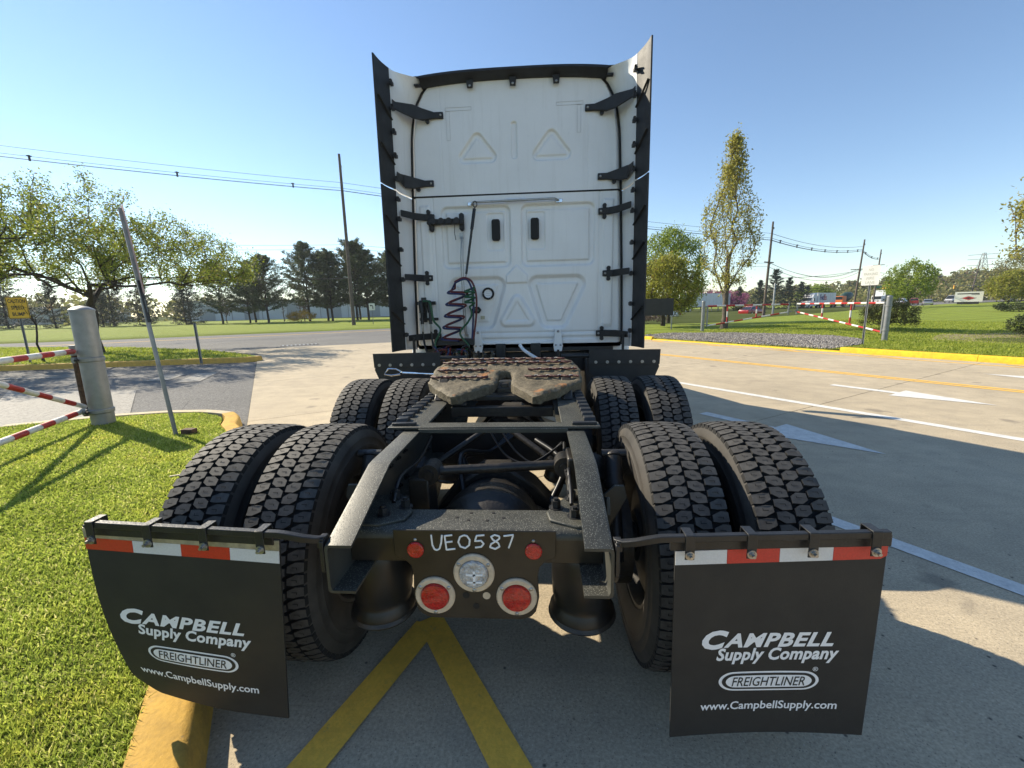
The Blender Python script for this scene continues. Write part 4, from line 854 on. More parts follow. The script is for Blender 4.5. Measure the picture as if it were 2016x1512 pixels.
# ------------------------------------------------------------------ side extenders
def ext(sg):
    root = link('side_extender', None, cab)
    def pt(v, u):   # v: 0 foot .. 1 top ; u: 0 at wall .. 1 end of white .. 2 rubber lip
        zA = 1.10+(3.745-1.10)*v; xA = cw(zA)+.010; yA = 3.50
        zB = 1.13+(3.725-1.13)*v; xB = 1.135-.012*v; yB = 3.14
        zC = 1.125+(3.765-1.125)*v; xC = 1.212-.012*v; yC = 2.965
        if v > .985: zC += 0
        if u <= 1:
            e = sst(np.array(u))*1.0; ey = u; bow = .02*math.sin(PI*u)
            return (sg*(xA+(xB-xA)*float(e)+bow*(1 if v < .9 else .3)), yA+(yB-yA)*ey, zA+(zB-zA)*u)
        t = u-1; return (sg*(xB+(xC-xB)*t+.012*math.sin(PI*t)), yB+(yC-yB)*t, zB+(zC-zB)*t)
    def piece(v0, v1, u0, u1, nv, nu, m, nm, th=.006):
        b = MB(); G = []; 
        for k in range(2):
            for j in range(nv+1):
                for i in range(nu+1):
                    p = Vector(pt(v0+(v1-v0)*j/nv, u0+(u1-u0)*i/nu)); G.append(p+Vector((sg*th*k, 0, 0)))
        f = []; row = nu+1; lay = row*(nv+1)
        for k in range(2):
            for j in range(nv):
                for i in range(nu): a = k*lay+j*row+i; f.append((a, a+1, a+row+1, a+row))
        ring = list(range(row))+[j*row+nu for j in range(1, nv+1)]+[nv*row+i for i in range(nu-1, -1, -1)]+[j*row for j in range(nv-1, 0, -1)]
        for a, c in zip(ring, ring[1:]+ring[:1]): f.append((a, c, c+lay, a+lay))
        b.add(G, f); return P(b, nm, m, root, smooth=50)
    sp = .594; piece(0, sp-.003, 0, 1, 20, 10, WHITE, 'lower_panel', .03); piece(sp+.003, 1, 0, 1, 30, 10, WHITE, 'upper_panel', .03)
    lo = piece(0, sp-.003, .985, 2, 14, 5, BLACKP, 'lower_rubber_edge', .014); hi = piece(sp+.003, 1, .985, 2, 14, 5, BLACKP, 'upper_rubber_edge', .014)
    # inner ribs on the rubber, and clips along it
    for v in (.06, .16, .27, .38, .49, .56, .63, .71, .79, .87, .95):
        p = Vector(pt(v, 1.0)); b = MB(); b.box(p+Vector((-sg*.014, -.005, 0)), (.030, .055, .030)); b.box(p+Vector((-sg*.018, -.03, .018)), (.022, .03, .008)); b.box(p+Vector((-sg*.018, -.03, -.018)), (.022, .03, .008)); P(b, 'edge_clip', BLACKP, root, bevel=.003)
    for v in (.10, .32, .44, .68, .83):
        b = MB(); b.bar(Vector(pt(v, 1.02))+Vector((-sg*.004, 0, 0)), Vector(pt(v+.05, 1.9))+Vector((-sg*.008, 0, 0)), .006, .02, (1, 0, 0)); P(b, 'edge_rib', BLACKP, root)
    # stays between wall and extender
    for z, xw, big in ((3.43, .70, 1), (2.80, .83, 1), (2.47, .84, 0), (1.86, .89, 0), (1.245, .83, 0)):
        b = MB(); hh = .034 if big else .036
        if big:
            S = [(xw, 3.442, .030), (xw+.09, 3.438, .030), (xw+.20, 3.40, .055), (xw+.27, 3.33, .062), (1.10, 3.20, .035), (1.118, 3.16, .045)]
        else: S = [(xw, 3.435, .030), (xw+.10, 3.43, .034), (1.02, 3.36, .034), (1.112, 3.18, .030)]
        secs = []
        for i, (x, y, h) in enumerate(S):
            zz = z+(.05*i/5*0 if big else 0); secs.append([(sg*x, y-.016, zz-h), (sg*x, y+.010, zz-h), (sg*x, y+.010, zz+h), (sg*x, y-.016, zz+h)])
        b.loft(secs); st = P(b, 'stay', BLACKP, root, bevel=.006)
        b = MB(); b.dome((sg*(xw+.025), 3.424 if big else 3.417, z), .012, 10, 3, .6, (0, -1, 0)); P(b, 'bolt', M['zinc'], st)
        for dz in ((-.055,) if big else (-.055, .055)):
            b = MB(); b.cyl((sg*(xw+(.16 if big else .06)), 3.415, z+dz), (sg*(xw+(.16 if big else .06)), 3.44, z+dz), .020, n=14); b.box((sg*(xw+(.16 if big else .06)), 3.428, z+dz*.6), (.034, .018, .04)); P(b, 'stay_lug', BLACKP, st)
    b = MB(); b.bar((sg*1.07, 3.20, 1.05), (sg*1.07, 3.20, 1.25), .02, .03, (0, 1, 0)); P(b, 'lower_strut', BLACKP, root)
ext(-1); ext(1)
# ------------------------------------------------------------------ things on the rear wall
for x in (-.205, .197):
    b = MB(); b.prism(rrect(-.043, .043, -.105, .105, .022), lambda u, v, h: (x+u, 3.462-h, 2.325+v), 0, .045); q = P(b, 'wall_vent', M['gasket'], cab, bevel=.008)
b = MB(); b.tube([(-.45, 3.44, 2.585), (-.43, 3.39, 2.592), (.40, 3.39, 2.600), (.44, 3.44, 2.592)], .011, 10); gb = P(b, 'grab_bar', mat('dull_steel', (.42, .42, .41), .35, .8, .2, 20), cab)
for x in (-.455, .445): b = MB(); b.box((x, 3.442, 2.588), (.07, .012, .035)); P(b, 'bar_foot', M['chrome'], gb, bevel=.004)
b = MB(); b.tube([(-.572, 3.43, 2.27), (-.565, 3.41, 2.22), (-.578, 3.40, 2.05), (-.575, 3.40, 1.6), (-.567, 3.41, 1.3), (-.56, 3.43, 1.24)], .007, 8); b.tube([(-.552, 3.43, 2.27), (-.548, 3.41, 2.2), (-.555, 3.40, 2.05), (-.555, 3.40, 1.6), (-.550, 3.41, 1.3), (-.545, 3.43, 1.24)], .005, 8); b.box((-.566, 3.438, 2.28), (.04, .012, .06)); b.box((-.556, 3.438, 1.235), (.045, .02, .05)); P(b, 'cable_guide', mat('dull_steel', (.42, .42, .41), .35, .8, .2, 20), cab)
# hose holder
b = MB(); b.box((-.72, 3.40, 2.415), (.36, .05, .055)); 
for x in (-.84, -.76, -.68, -.60): b.cyl((x, 3.36, 2.42), (x, 3.42, 2.42), .032, n=14)
for x in (-.87, -.555): b.box((x, 3.42, 2.415), (.05, .03, .15)); b.cyl((x, 3.41, 2.48), (x, 3.44, 2.48), .022, n=12); b.cyl((x, 3.41, 2.345), (x, 3.44, 2.345), .022, n=12)
P(b, 'hose_holder', BLACKP, cab, bevel=.004)
b = MB(); b.tube([(-.62, 3.37, 2.38), (-.625, 3.37, 2.30), (-.615, 3.37, 2.23)], .004, 6); P(b, 'holder_string', M['hose_black'], cab)
# hose spring
HS = Vector((-.405, 3.375, 2.57)); HE = Vector((-.515, 3.28, 1.83))
b = MB(); d_ = HE-HS; b.tube([HS+d_*.06, HS+d_*.33], .017, 10); b.tube([HS+d_*.33, HS+d_*.34, HS+d_*.93], [.014, .0125, .0115], 10); b.tube([HS+d_*.93, HE], .004, 6)
b.tube([HS+Vector((.02*math.cos(a), 0, .03*math.sin(a)-.0)) for a in np.linspace(0, 2*PI, 14)], .0045, 6); b.tube([HS+Vector((0, 0, -.02)), HS+d_*.07], .005, 6); P(b, 'hose_spring', M['hose_black'], cab)
def coil(top, bot, r, turns, m, ph, nm, tail=None, head=None, sq=.45):
    top = Vector(top); bot = Vector(bot); n = int(turns*26); ax = (bot-top).normalized(); xx = Vector((1, 0, .16)).normalized(); yy = Vector((0, 1, 0)); pts = list(head or [])
    pts = [Vector(p) for p in pts]
    for i in range(n+1):
        t = i/n; a = 2*PI*turns*t+ph; pts.append(top+(bot-top)*t+xx*(r*math.cos(a))+yy*(r*sq*math.sin(a)))
    b = MB(); b.tube(pts+[Vector(p) for p in (tail or [])], .0105, 7); return P(b, nm, m, cab, smooth=60)
def spl(pts, sub=8):
    Q = [Vector(p) for p in pts]; out = []
    for i in range(len(Q)-1):
        p0, p1, p2, p3 = Q[max(i-1, 0)], Q[i], Q[i+1], Q[min(i+2, len(Q)-1)]
        for k in range(sub): t = k/sub; out.append(.5*((2*p1)+(p2-p0)*t+(2*p0-5*p1+4*p2-p3)*t*t+(3*p1-p0-3*p2+p3)*t**3))
    return out+[Q[-1]]
for m, dx, ph in ((M['hose_red'], .012, .0), (M['hose_blue'], -.018, .35)):
    hd = spl([(-.46+dx*.5, 3.26, 1.22), (-.43+dx, 3.26, 1.45), (-.42+dx, 3.25, 1.66), (-.46+dx, 3.25, 1.80), (-.53, 3.25, 1.835+dx*.4), (-.62, 3.25, 1.80+dx*.4)])
    coil((-.59+dx, 3.27, 1.74+dx*.6), (-.70+dx, 3.27, 1.15+dx*.6), .095, 5, m, 2.2+ph*.3, 'coiled_hose', [(-.78, 3.25, 1.10), (-.82, 3.22, 1.06), (-.80, 3.2, 1.0)], hd)
coil((-.47, 3.24, 1.74), (-.475, 3.24, 1.58), .05, 3, M['hose_green'], 0, 'coiled_cable', spl([(-.48, 3.24, 1.55), (-.46, 3.24, 1.48), (-.50, 3.24, 1.40), (-.59, 3.24, 1.28), (-.50, 3.24, 1.14), (-.62, 3.22, 1.08), (-.58, 3.2, .99)]), spl([(-.415, 3.42, 1.51), (-.44, 3.30, 1.53), (-.45, 3.25, 1.62), (-.44, 3.24, 1.70)]))
droop([(-.98, 3.33, 1.62), (-.90, 3.28, 1.60), (-.87, 3.28, 1.42), (-.80, 3.27, 1.32), (-.86, 3.25, 1.17), (-.80, 3.23, 1.03)], .011, M['hose_green'], 'green_cable')
for k in range(9):
    r_ = random.Random(k+40); x = -.90+.045*k; droop([(x, 3.24+r_.uniform(-.05, .05), 1.0), (x+r_.uniform(-.05, .1), 3.2, 1.08+r_.uniform(0, .06)), (x+r_.uniform(0, .12), 3.22, 1.10+r_.uniform(-.03, .05)), (x+r_.uniform(.02, .14), 3.26, 1.0)], .010, M[('hose_blue', 'hose_red', 'hose_black')[k % 3]], 'hose_end')
for k in range(5): x = -.62+.09*k; b = MB(); b.cyl((x, 3.16, 1.0), (x+.02, 3.14, 1.08), .022, n=12); b.box((x, 3.2, 1.0), (.05, .08, .06)); b.cyl((x+.01, 3.15, 1.07), (x+.01, 3.12, 1.10), .013, n=8); P(b, 'hose_fitting', M['fitting'], cab, bevel=.003)
b = MB(); b.box((-.66, 3.30, 1.19), (.42, .05, .07)); P(b, 'hose_tray', BLACKM, cab, bevel=.005)
# air couplings at the corner
b = MB(); b.box((-1.0, 3.425, 1.53), (.05, .03, .26)); b.box((-.97, 3.415, 1.60), (.20, .03, .035)); b.box((-.95, 3.415, 1.43), (.20, .03, .03)); cp = P(b, 'coupling_bracket', BLACKM, cab, bevel=.004)
for x in (-1.02, -.93):
    b = MB(); b.cyl((x, 3.37, 1.60), (x+.01, 3.36, 1.50), .028, n=14); b.cyl((x+.01, 3.36, 1.50), (x+.01, 3.35, 1.38), .018, n=12); b.dome((x, 3.37, 1.60), .030, 12, 4); P(b, 'coupling', BLACKM, cp)
    b = MB(); b.cyl((x+.01, 3.35, 1.38), (x+.012, 3.35, 1.30), .012, n=10); P(b, 'coupling_nut', M['zinc'], cp)
    droop([(x+.01, 3.35, 1.31), (x+.02, 3.34, 1.2), (x+.05, 3.30, 1.1), (x+.10, 3.25, 1.03)], .011, M['hose_black'], 'coupling_hose')
# round label ring and socket
b = MB(); n = 32; b.loft([[(-.308+r*math.cos(2*PI*i/n), 3.462-h, 1.685+r*math.sin(2*PI*i/n)) for i in range(n)] for r, h in ((.064, 0), (.064, .018), (.060, .021), (.047, .021), (.044, .018), (.044, .006))], caps=False); rg = P(b, 'round_cover', M['gasket'], cab)
b = MB(); b.loft([[(-.308+r*math.cos(2*PI*i/n), 3.456-h, 1.685+r*math.sin(2*PI*i/n)) for i in range(n)] for r, h in ((.046, 0), (.045, .004), (.002, .004))]); P(b, 'cover_disc', M['letter_white'], rg)
b = MB()
for a in (60, 180, 300): b.dome((-.308+.054*math.cos(math.radians(a)), 3.440, 1.685+.054*math.sin(math.radians(a))), .005, 8, 3, .6, (0, -1, 0))
for dz in (-.018, 0, .018): b.box((-.308, 3.4515, 1.685+dz), (.05, .001, .003))
P(b, 'cover_screw', M['zinc'], rg)
b = MB(); b.prism([(-.055, 0), (-.03, .035), (.03, .035), (.055, 0), (.03, -.035), (-.03, -.035)], lambda u, v, h: (-.44+u, 3.455-h, 1.515+v), 0, .025); b.dome((-.44, 3.43, 1.515), .022, 14, 3, .7, (0, -1, 0)); P(b, 'cable_socket', M['gasket'], cab, bevel=.004)
b = MB(); b.box((-.375, 3.449, 1.435), (.045, .002, .035)); P(b, 'small_label', mat('label_cream', (.62, .58, .40), .6, 0, .5, 200), cab)
# quarter fenders behind the cab
for sg in (-1, 1):
    y = 2.60; x0, x1 = .66, 1.275
    b = MB(); b.prism([(x0, 1.155), (x1, 1.150), (x1-.005, 1.02), (x0, 1.03)], lambda u, v, h: (sg*u, y-h, v), 0, .006); q = P(b, 'quarter_fender', BLACKP, bevel=.002)
    b = MB(); b.prism([(x0+.01, 1.055), (x1-.02, 1.05), (x1-.005, 1.0), (x1-.06, .86), (x0+.12, .86), (x0+.01, .95)], lambda u, v, h: (sg*u, y+.012-h, v), 0, .008); P(b, 'fender_flap', M['flap_rubber'], q)
    b = MB(); b.cyl((sg*.42, y+.02, 1.10), (sg*1.2, y+.02, 1.10), .02, n=12); P(b, 'fender_tube', BLACKM, q)
    for i in range(6):
        b = MB(); X = sg*(x0+.06+i*.100); b.cyl((X, y-.004, 1.045), (X, y-.010, 1.045), .0135, n=16); b.dome((X, y-.010, 1.045), .007, 10, 3, .7, (0, -1, 0)); P(b, 'washer', M['zinc'], q)
# ------------------------------------------------------------------ vegetation
mat('bark_dark', (.060, .046, .034), .9, 0, .5, 14, bump=.8, bscale=40); mat('bark_grey', (.115, .095, .075), .9, 0, .45, 10, bump=.7, bscale=40); mat('bark_pine', (.040, .032, .026), .95, 0, .5, 10, bump=.8, bscale=30)
leafmat('leaf_crab', [(0, (.10, .12, .022)), (.4, (.16, .20, .028)), (.8, (.24, .29, .04)), (.95, (.28, .27, .06)), (1, (.20, .13, .05))], .55)
leafmat('leaf_pear', [(0, (.22, .21, .05)), (.5, (.36, .34, .08)), (.85, (.45, .42, .09)), (1, (.28, .19, .07))], .55)
leafmat('leaf_green', [(0, (.13, .18, .025)), (.5, (.22, .29, .04)), (1, (.32, .38, .06))], .5)
leafmat('leaf_yellowgreen', [(0, (.17, .18, .03)), (.5, (.27, .28, .045)), (.9, (.36, .35, .06)), (1, (.25, .17, .06))], .5)
leafmat('leaf_bush', [(0, (.10, .10, .03)), (.5, (.17, .16, .05)), (1, (.24, .21, .07))], .4)
leafmat('needle', [(0, (.035, .05, .022)), (.5, (.065, .09, .038)), (1, (.12, .145, .06))], .35)
leafmat('needle_blue', [(0, (.014, .024, .018)), (.5, (.026, .040, .030)), (1, (.050, .066, .045))], .2)
leafmat('redbud', [(0, (.22, .045, .13)), (.5, (.36, .085, .21)), (1, (.46, .16, .30))], .4)
leafmat('forsythia', [(0, (.22, .16, .03)), (.5, (.36, .26, .04)), (1, (.30, .22, .06))], .4)
leafmat('twig_purple', [(0, (.075, .055, .050)), (1, (.13, .095, .080))], .2)
leafmat('leaf_far', [(0, (.12, .125, .05)), (.35, (.18, .185, .06)), (.7, (.25, .24, .08)), (.9, (.27, .22, .10)), (1, (.2, .15, .09))], .4)
leafmat('juniper', [(0, (.030, .045, .018)), (.6, (.055, .075, .028)), (1, (.09, .105, .045))], .25)
def limbs(name, nodes, par, rad, m, parent):
    nodes = np.array(nodes); par = np.array(par); rad = np.array(rad); idx = np.where(par >= 0)[0]; A = nodes[par[idx]]; B = nodes[idx]; ra = rad[par[idx]]; rb = rad[idx]; ra = np.minimum(ra, rb*1.7)
    d = B-A; L = np.linalg.norm(d, axis=1, keepdims=True)+1e-9; d = d/L; B = B+d*rb[:, None]*.3
    ref = np.where(np.abs(d[:, 2:3]) > .9, np.array([[1., 0, 0]]), np.array([[0, 0, 1.]])); x = np.cross(d, ref); x /= np.linalg.norm(x, axis=1, keepdims=True)+1e-9; y = np.cross(d, x); n = 6
    V = []
    for C, r in ((A, ra), (B, rb)):
        for k in range(n): V.append(C+(x*math.cos(2*PI*k/n)+y*math.sin(2*PI*k/n))*r[:, None])
    V = np.stack(V, 1).reshape(-1, 3); F = np.array([(k, (k+1) % n, n+(k+1) % n, n+k) for k in range(n)]); F = (F[None]+np.arange(len(idx))[:, None, None]*2*n).reshape(-1, 4)
    return np_mesh(name, V, F, m, parent, smooth=True)
def leaves(name, C, size, m, parent, rng, aspect=.5, flat=0.0):
    n = len(C); a = rng.normal(size=(n, 3)); a[:, 2] *= (1-flat); a /= np.linalg.norm(a, axis=1, keepdims=True)+1e-9; b = np.cross(a, rng.normal(size=(n, 3))); b /= np.linalg.norm(b, axis=1, keepdims=True)+1e-9
    s = size*rng.uniform(.6, 1.3, (n, 1)); V = np.stack([C-a*s*.5, C+b*s*aspect*.5, C+a*s*.5, C-b*s*aspect*.5], 1).reshape(-1, 3); F = np.arange(n*4).reshape(-1, 4)
    return np_mesh(name, V, F, m, parent)
def grow(rng, trunk, tips, ratio=.6, up=1.0, seg=.5, wob=.08, r_tip=.006, r_pow=.5, sag=0.0):
    nodes = [np.array(p, float) for p in trunk]; par = [-1]+list(range(len(trunk)-1)); ntr = len(trunk)
    tips = np.array(tips); top = np.array(trunk[-1]); order = np.argsort(np.linalg.norm(tips-top, axis=1)+rng.uniform(0, .6, len(tips)))
    isleaf = []
    for t in tips[order]:
        N = np.array(nodes); N2 = N; d = t-N2; hd = np.hypot(d[:, 0], d[:, 1]); cost = np.linalg.norm(d, axis=1)+up*np.maximum(0, hd*ratio-d[:, 2]); cost[0] += 99
        k = int(cost.argmin()); p0 = N[k]; L = np.linalg.norm(t-p0); n = max(1, int(L/seg)); prev = k
        for i in range(1, n+1):
            u = i/n; q = p0+(t-p0)*u+np.array([0, 0, -sag*L*math.sin(PI*u)])+rng.normal(0, wob*seg, 3)*(i < n); nodes.append(q); par.append(prev); prev = len(nodes)-1
    cnt = np.zeros(len(nodes))
    has = np.zeros(len(nodes), bool); has[[p for p in par if p >= 0]] = True; cnt[~has] = 1
    for i in range(len(nodes)-1, 0, -1): cnt[par[i]] += cnt[i]
    rad = r_tip*np.maximum(cnt, 1)**r_pow; return nodes, par, rad, cnt, ntr
def tree(name, label, cat, loc, seed, trunk, tips, bark, leaf, per, lsize, spread, group=None, leafmax=8, crown='crown', trunk_r=None, **kw):
    rng = np.random.default_rng(seed); root = thing(name, label, cat, loc, 0, group); nodes, par, rad, cnt, ntr = grow(rng, trunk, tips, **kw)
    if trunk_r:
        for i in range(ntr): rad[i] = max(rad[i]*0+trunk_r*(1-.45*i/ntr), 0)
        rad[0] *= 1.35
    limbs('trunk', nodes, par, rad, M[bark], root)
    N = np.array(nodes); sel = np.where(cnt <= leafmax)[0]; sel = sel[sel >= ntr]; C = np.repeat(N[sel], per, 0); pr = np.repeat(N[np.array(par)[sel]], per, 0); u = rng.random((len(C), 1)); C = C*u+pr*(1-u)+rng.normal(0, spread, C.shape)
    leaves(crown, C, lsize, M[leaf], root, rng); return root
def ell(rng, n, c, r, zmin=-1, shell=.35):
    out = []
    while len(out) < n:
        p = rng.uniform(-1, 1, 3); q = np.linalg.norm(p)
        if q < 1 and q > shell*rng.random() and p[2] > zmin: out.append(np.array(c)+p*np.array(r))
    return np.array(out)
def tr(h, n=6, lean=(0, 0), rng=None): return [(lean[0]*i/n+(.03*math.sin(i*2.1)), lean[1]*i/n+.03*math.cos(i*1.7), h*i/n) for i in range(n+1)]
# spreading crab apple on the island: low fork, wide vase, thin spring leaf
rng = np.random.default_rng(11); tips = []
for i in range(620):
    a = rng.uniform(0, 2*PI); q = rng.random()**.6; R = 5.9*q; lo = 2.35+.25*q+1.3*max(0, q-.5)*rng.random(); hi = 5.9-1.9*q**2.2; z = lo+(hi-lo)*rng.random()**.8; tips.append((R*math.cos(a), R*math.sin(a), z))
for i in range(40):  # upright water shoots
    a = rng.uniform(0, 2*PI); R = 4.6*rng.random()**.6; tips.append((R*math.cos(a), R*math.sin(a), 6.5-.16*R*R*.9+rng.uniform(-.25, .35)))
tree('crab_apple_tree', 'wide spreading tree with thin spring leaves on the grass island', 'tree', (-17.2, 14.5, .13), 1, tr(1.9, 5, (.12, .05)), tips, 'bark_dark', 'leaf_crab', 80, .095, .15, leafmax=9, ratio=.42, up=1.3, seg=.42, wob=.10, r_tip=.0075, r_pow=.50, trunk_r=.20)
# small bare sapling behind the bollard
rng = np.random.default_rng(12); tree('bare_sapling', 'slim nearly bare sapling on the island behind the bollard', 'tree', (-15.9, 11.6, .13), 2, tr(1.5, 5), ell(rng, 45, (0, 0, 2.1), (.7, .7, .8)), 'bark_dark', 'twig_purple', 3, .05, .06, leafmax=3, ratio=1.0, up=1, seg=.3, r_tip=.004, trunk_r=.035)
# columnar pears
def pear(loc, seed, H, label, wd=1.7, z0=2.2):
    rng = np.random.default_rng(seed); tips = []
    for i in range(300):
        t = rng.random()**.85; z = z0+.3+(H-z0-.3)*t; R = wd*(math.sin(PI*min(1, (t*.86+.13)))**.75)*(1-.55*t)*1.25*rng.random()**.55; a = rng.uniform(0, 2*PI); tips.append((R*math.cos(a), R*math.sin(a), z))
    return tree('columnar_pear_tree', label, 'tree', loc, seed, tr(z0+1.8, 6), tips, 'bark_grey', 'leaf_pear', 40, .13, .14, leafmax=6, ratio=2.2, up=1.4, seg=.5, wob=.06, r_tip=.009, r_pow=.47, trunk_r=.17, group='columnar trees with golden spring leaf')
pear((10.93, 24.13, lawn_z(10.93, 24.13)), 21, 10.4, 'tall narrow tree with sparse golden leaves behind the red and white gate', 1.55)
pear((18.9, 15.2, lawn_z(18.9, 15.2)), 22, 8.6, 'tall tree with sparse golden leaves beside the juniper and the dry soil patch', 2.0)
# rounded lindens
def round_tree(name, label, loc, seed, H, R, z0, leaf, n=380, per=40, ls=.16, sp=.20, group=None):
    rng = np.random.default_rng(seed); tips = []
    for i in range(n):
        t = rng.random(); z = z0+(H-z0)*t; prof = math.sqrt(max(0, 1-abs((t-.40)/.60)**2.1)) if t > .40 else .62+.38*math.sin(PI/2*t/.40); a = rng.uniform(0, 2*PI); q = R*prof*rng.random()**.45; tips.append((q*math.cos(a), q*math.sin(a), z))
    return tree(name, label, 'tree', loc, seed, tr(z0+.8, 5), tips, 'bark_dark', leaf, per, ls, sp, group, leafmax=5, ratio=.9, up=1.0, seg=.5, r_tip=.010, trunk_r=.13)
round_tree('rounded_tree', 'dense rounded yellow green tree standing behind the blank black sign', (8.6, 28.1, lawn_z(8.6, 28.1)), 31, 4.45, 2.35, 1.05, 'leaf_yellowgreen')
round_tree('rounded_tree', 'taller rounded bright green tree rising behind the yellow green one', (10.4, 33.0, lawn_z(10.4, 33.0)), 32, 6.9, 2.9, 1.2, 'leaf_green', 420)
round_tree('rounded_tree', 'small round green tree beyond the lawn beside parked cars', (54.4, 65.3, lawn_z(54.4, 65.3)-.1), 33, 6.6, 3.25, 1.5, 'leaf_green', 260, 24, .30, .28)
round_tree('rounded_tree', 'round pale green tree beside the white diamond sign', (73.5, 70.5, lawn_z(73.5, 70.5)-.1), 34, 5.0, 2.9, 1.2, 'leaf_yellowgreen', 220, 24, .30, .28)
round_tree('rounded_tree', 'large hazy olive tree rising behind the white diamond sign', (123, 116, .3), 35, 12.5, 7.5, 2.0, 'leaf_far', 260, 14, .5, .5)
round_tree('rounded_tree', 'low bright green tree behind the delivery lorry', (85.5, 136.5, -.2), 36, 6.2, 5.4, 1.0, 'leaf_green', 240, 18, .5, .45)
# shrubs on the lawn
def shrub(name, label, loc, seed, R, H, leaf, n=220, per=22, ls=.06, sp=.07, ratio=1.2, group=None):
    rng = np.random.default_rng(seed); tips = [(R*math.cos(a)*q, R*math.sin(a)*q, H*(.12+.88*z*math.sqrt(max(0, 1-.65*q*q)))) for a, q, z in zip(rng.uniform(0, 2*PI, n), rng.random(n)**.5, rng.random(n)**.7)]
    return tree(name, label, 'shrub', loc, seed, [(0, 0, 0), (0, 0, .1), (0, 0, .2)], tips, 'bark_dark', leaf, per, ls, sp, group, leafmax=6, ratio=ratio, up=.6, seg=.25, r_tip=.004, trunk_r=.05, crown='foliage')
shrub('rounded_shrub', 'big rounded olive shrub right behind the gate post', (17.7, 21.3, lawn_z(17.7, 21.3)), 41, 1.15, 1.55, 'leaf_bush', 380, 26, .07, .07)
shrub('juniper_shrub', 'dark ragged juniper at the edge of the dry soil patch', (20.2, 17.2, lawn_z(20.2, 17.2)), 42, .85, 1.0, 'juniper', 160, 30, .07, .06)
shrub('juniper_shrub', 'low flat dark shrub far across the lawn', (45.6, 42.2, lawn_z(45.6, 42.2)), 43, 1.9, .9, 'juniper', 150, 26, .14, .12)
shrub('brush_pile', 'low brown brush beside the blank black sign', (9.3, 36.5, lawn_z(9.3, 36.5)), 44, 2.0, .75, 'twig_purple', 200, 16, .12, .10)
shrub('forsythia_bush', 'yellow flowering bush at the foot of the pines', (-36.5, 63.2, .15), 45, 2.1, 1.9, 'forsythia', 160, 20, .16, .14)
# white pines in a row beyond the main road
def pine(loc, seed, H, label, name='pine_tree', z0=.20, wd=.50, mt='needle', dens=3.4, droopy=.0, group='pines in a row beyond the main road'):
    rng = np.random.default_rng(seed); root = thing(name, label, 'tree', loc, 0, group); nodes = [np.array((.05*math.sin(i), .05*math.cos(i*1.3), H*i/16)) for i in range(17)]; par = [-1]+list(range(16)); rad = [.17*(1-.93*i/16)*H/10 for i in range(17)]; tufts = []
    z = H*z0
    while z < H*.985:
        t = (z/H-z0)/(1-z0); Lm = H*wd*((1-t)**.8*.95+.07)*(.55+.45*min(1, t*4+.35)); k = int(rng.integers(4, 7)); a0 = rng.uniform(0, 6.28); ni = min(16, int(z/H*16))
        for j in range(k):
            a = a0+j*2*PI/k+rng.normal(0, .25); L = Lm*rng.uniform(.5, 1.15); slope = rng.uniform(.05, .40)+.55*t-droopy; base = np.array((0, 0, z+rng.normal(0, .1))); prev = ni; n = 4
            for i in range(1, n+1):
                u = i/n; q = base+np.array((math.cos(a)*L*u, math.sin(a)*L*u, L*slope*u+.12*L*u*u))+rng.normal(0, .04, 3); nodes.append(q); par.append(prev); prev = len(nodes)-1; rad.append(.03*(1-u*.8)*H/10)
                if u > .3:
                    m = int((9+10*u)*dens)
                    for _ in range(m): tufts.append(q-np.array((math.cos(a), math.sin(a), slope))*L/n*rng.random()+rng.normal(0, .20, 3)*np.array((1, 1, .6))*(.5+.5*L/(H*wd))*H/9)
        z += H*rng.uniform(.035, .065)
    for _ in range(int(40*dens)): tufts.append(np.array((0, 0, H*rng.uniform(.9, 1.01)))+rng.normal(0, .12, 3))
    limbs('trunk', nodes, par, rad, M['bark_pine'], root); T = np.array(tufts); leaves('crown', T, .40*H/10, M[mt], root, rng, .20, .2); return root
PN = [(-46.7, 59.8, 8.6, 'sparse pine at the end of the row next to the crab apple tree'), (-42.6, 60.0, 7.6, 'shorter pine between two taller ones'), (-39.8, 60.1, 9.6, 'bushy pine left of the bare purple tree'), (-36.4, 65.5, 11.9, 'tallest pine behind the yellow flowering bush'),
      (-33.6, 66.0, 10.6, 'pine standing second from the tallest'), (-32.1, 64.4, 10.4, 'slim pine left of the wooden utility pole'), (-28.6, 65.6, 11.9, 'broad pine directly behind the wooden utility pole'), (-27.0, 66.2, 10.7, 'pine right of the wooden utility pole'), (-24.0, 69.5, 10.2, 'pine behind the turn sign'), (-21.5, 70.5, 9.6, 'last pine of the row, right of the turn sign'), (-44.8, 64.5, 9.4, 'pine set back behind the end of the row'), (-30.2, 70.5, 11.2, 'pine set back behind the slim pine'), (-25.6, 72.5, 11.0, 'pine set back between the utility pole and the turn sign')]
for i, (x, y, h, lb) in enumerate(PN): pine((x, y, .1), 50+i, h, lb)
SP = [(-62.6, 58.5, 9.0, 'tallest spruce behind the bollard'), (-54.0, 62.5, 8.8, 'tall spruce behind the short bare post'), (-75, 55, 9.0, 'tall spruce at the far end behind the caution sign'), (-78, 49, 6.5, 'dark spruce far behind the caution sign'), (-71.4, 50.3, 5.2, 'low dark spruce behind the island tree trunk'), (-65.9, 53.5, 6.4, 'dark spruce behind the tall bollard'), (-60.5, 55.0, 5.6, 'spruce between bollard and leaning sign'), (-56.5, 57.5, 6.2, 'dark spruce behind the leaning sign'), (-51.8, 59.0, 5.6, 'spruce at the foot of the pine row')]
for i, (x, y, h, lb) in enumerate(SP): pine((x, y, .1), 70+i, h, lb, 'spruce_tree', .04, .42, 'needle_blue', 1.3, .25, 'spruces beyond the main road')
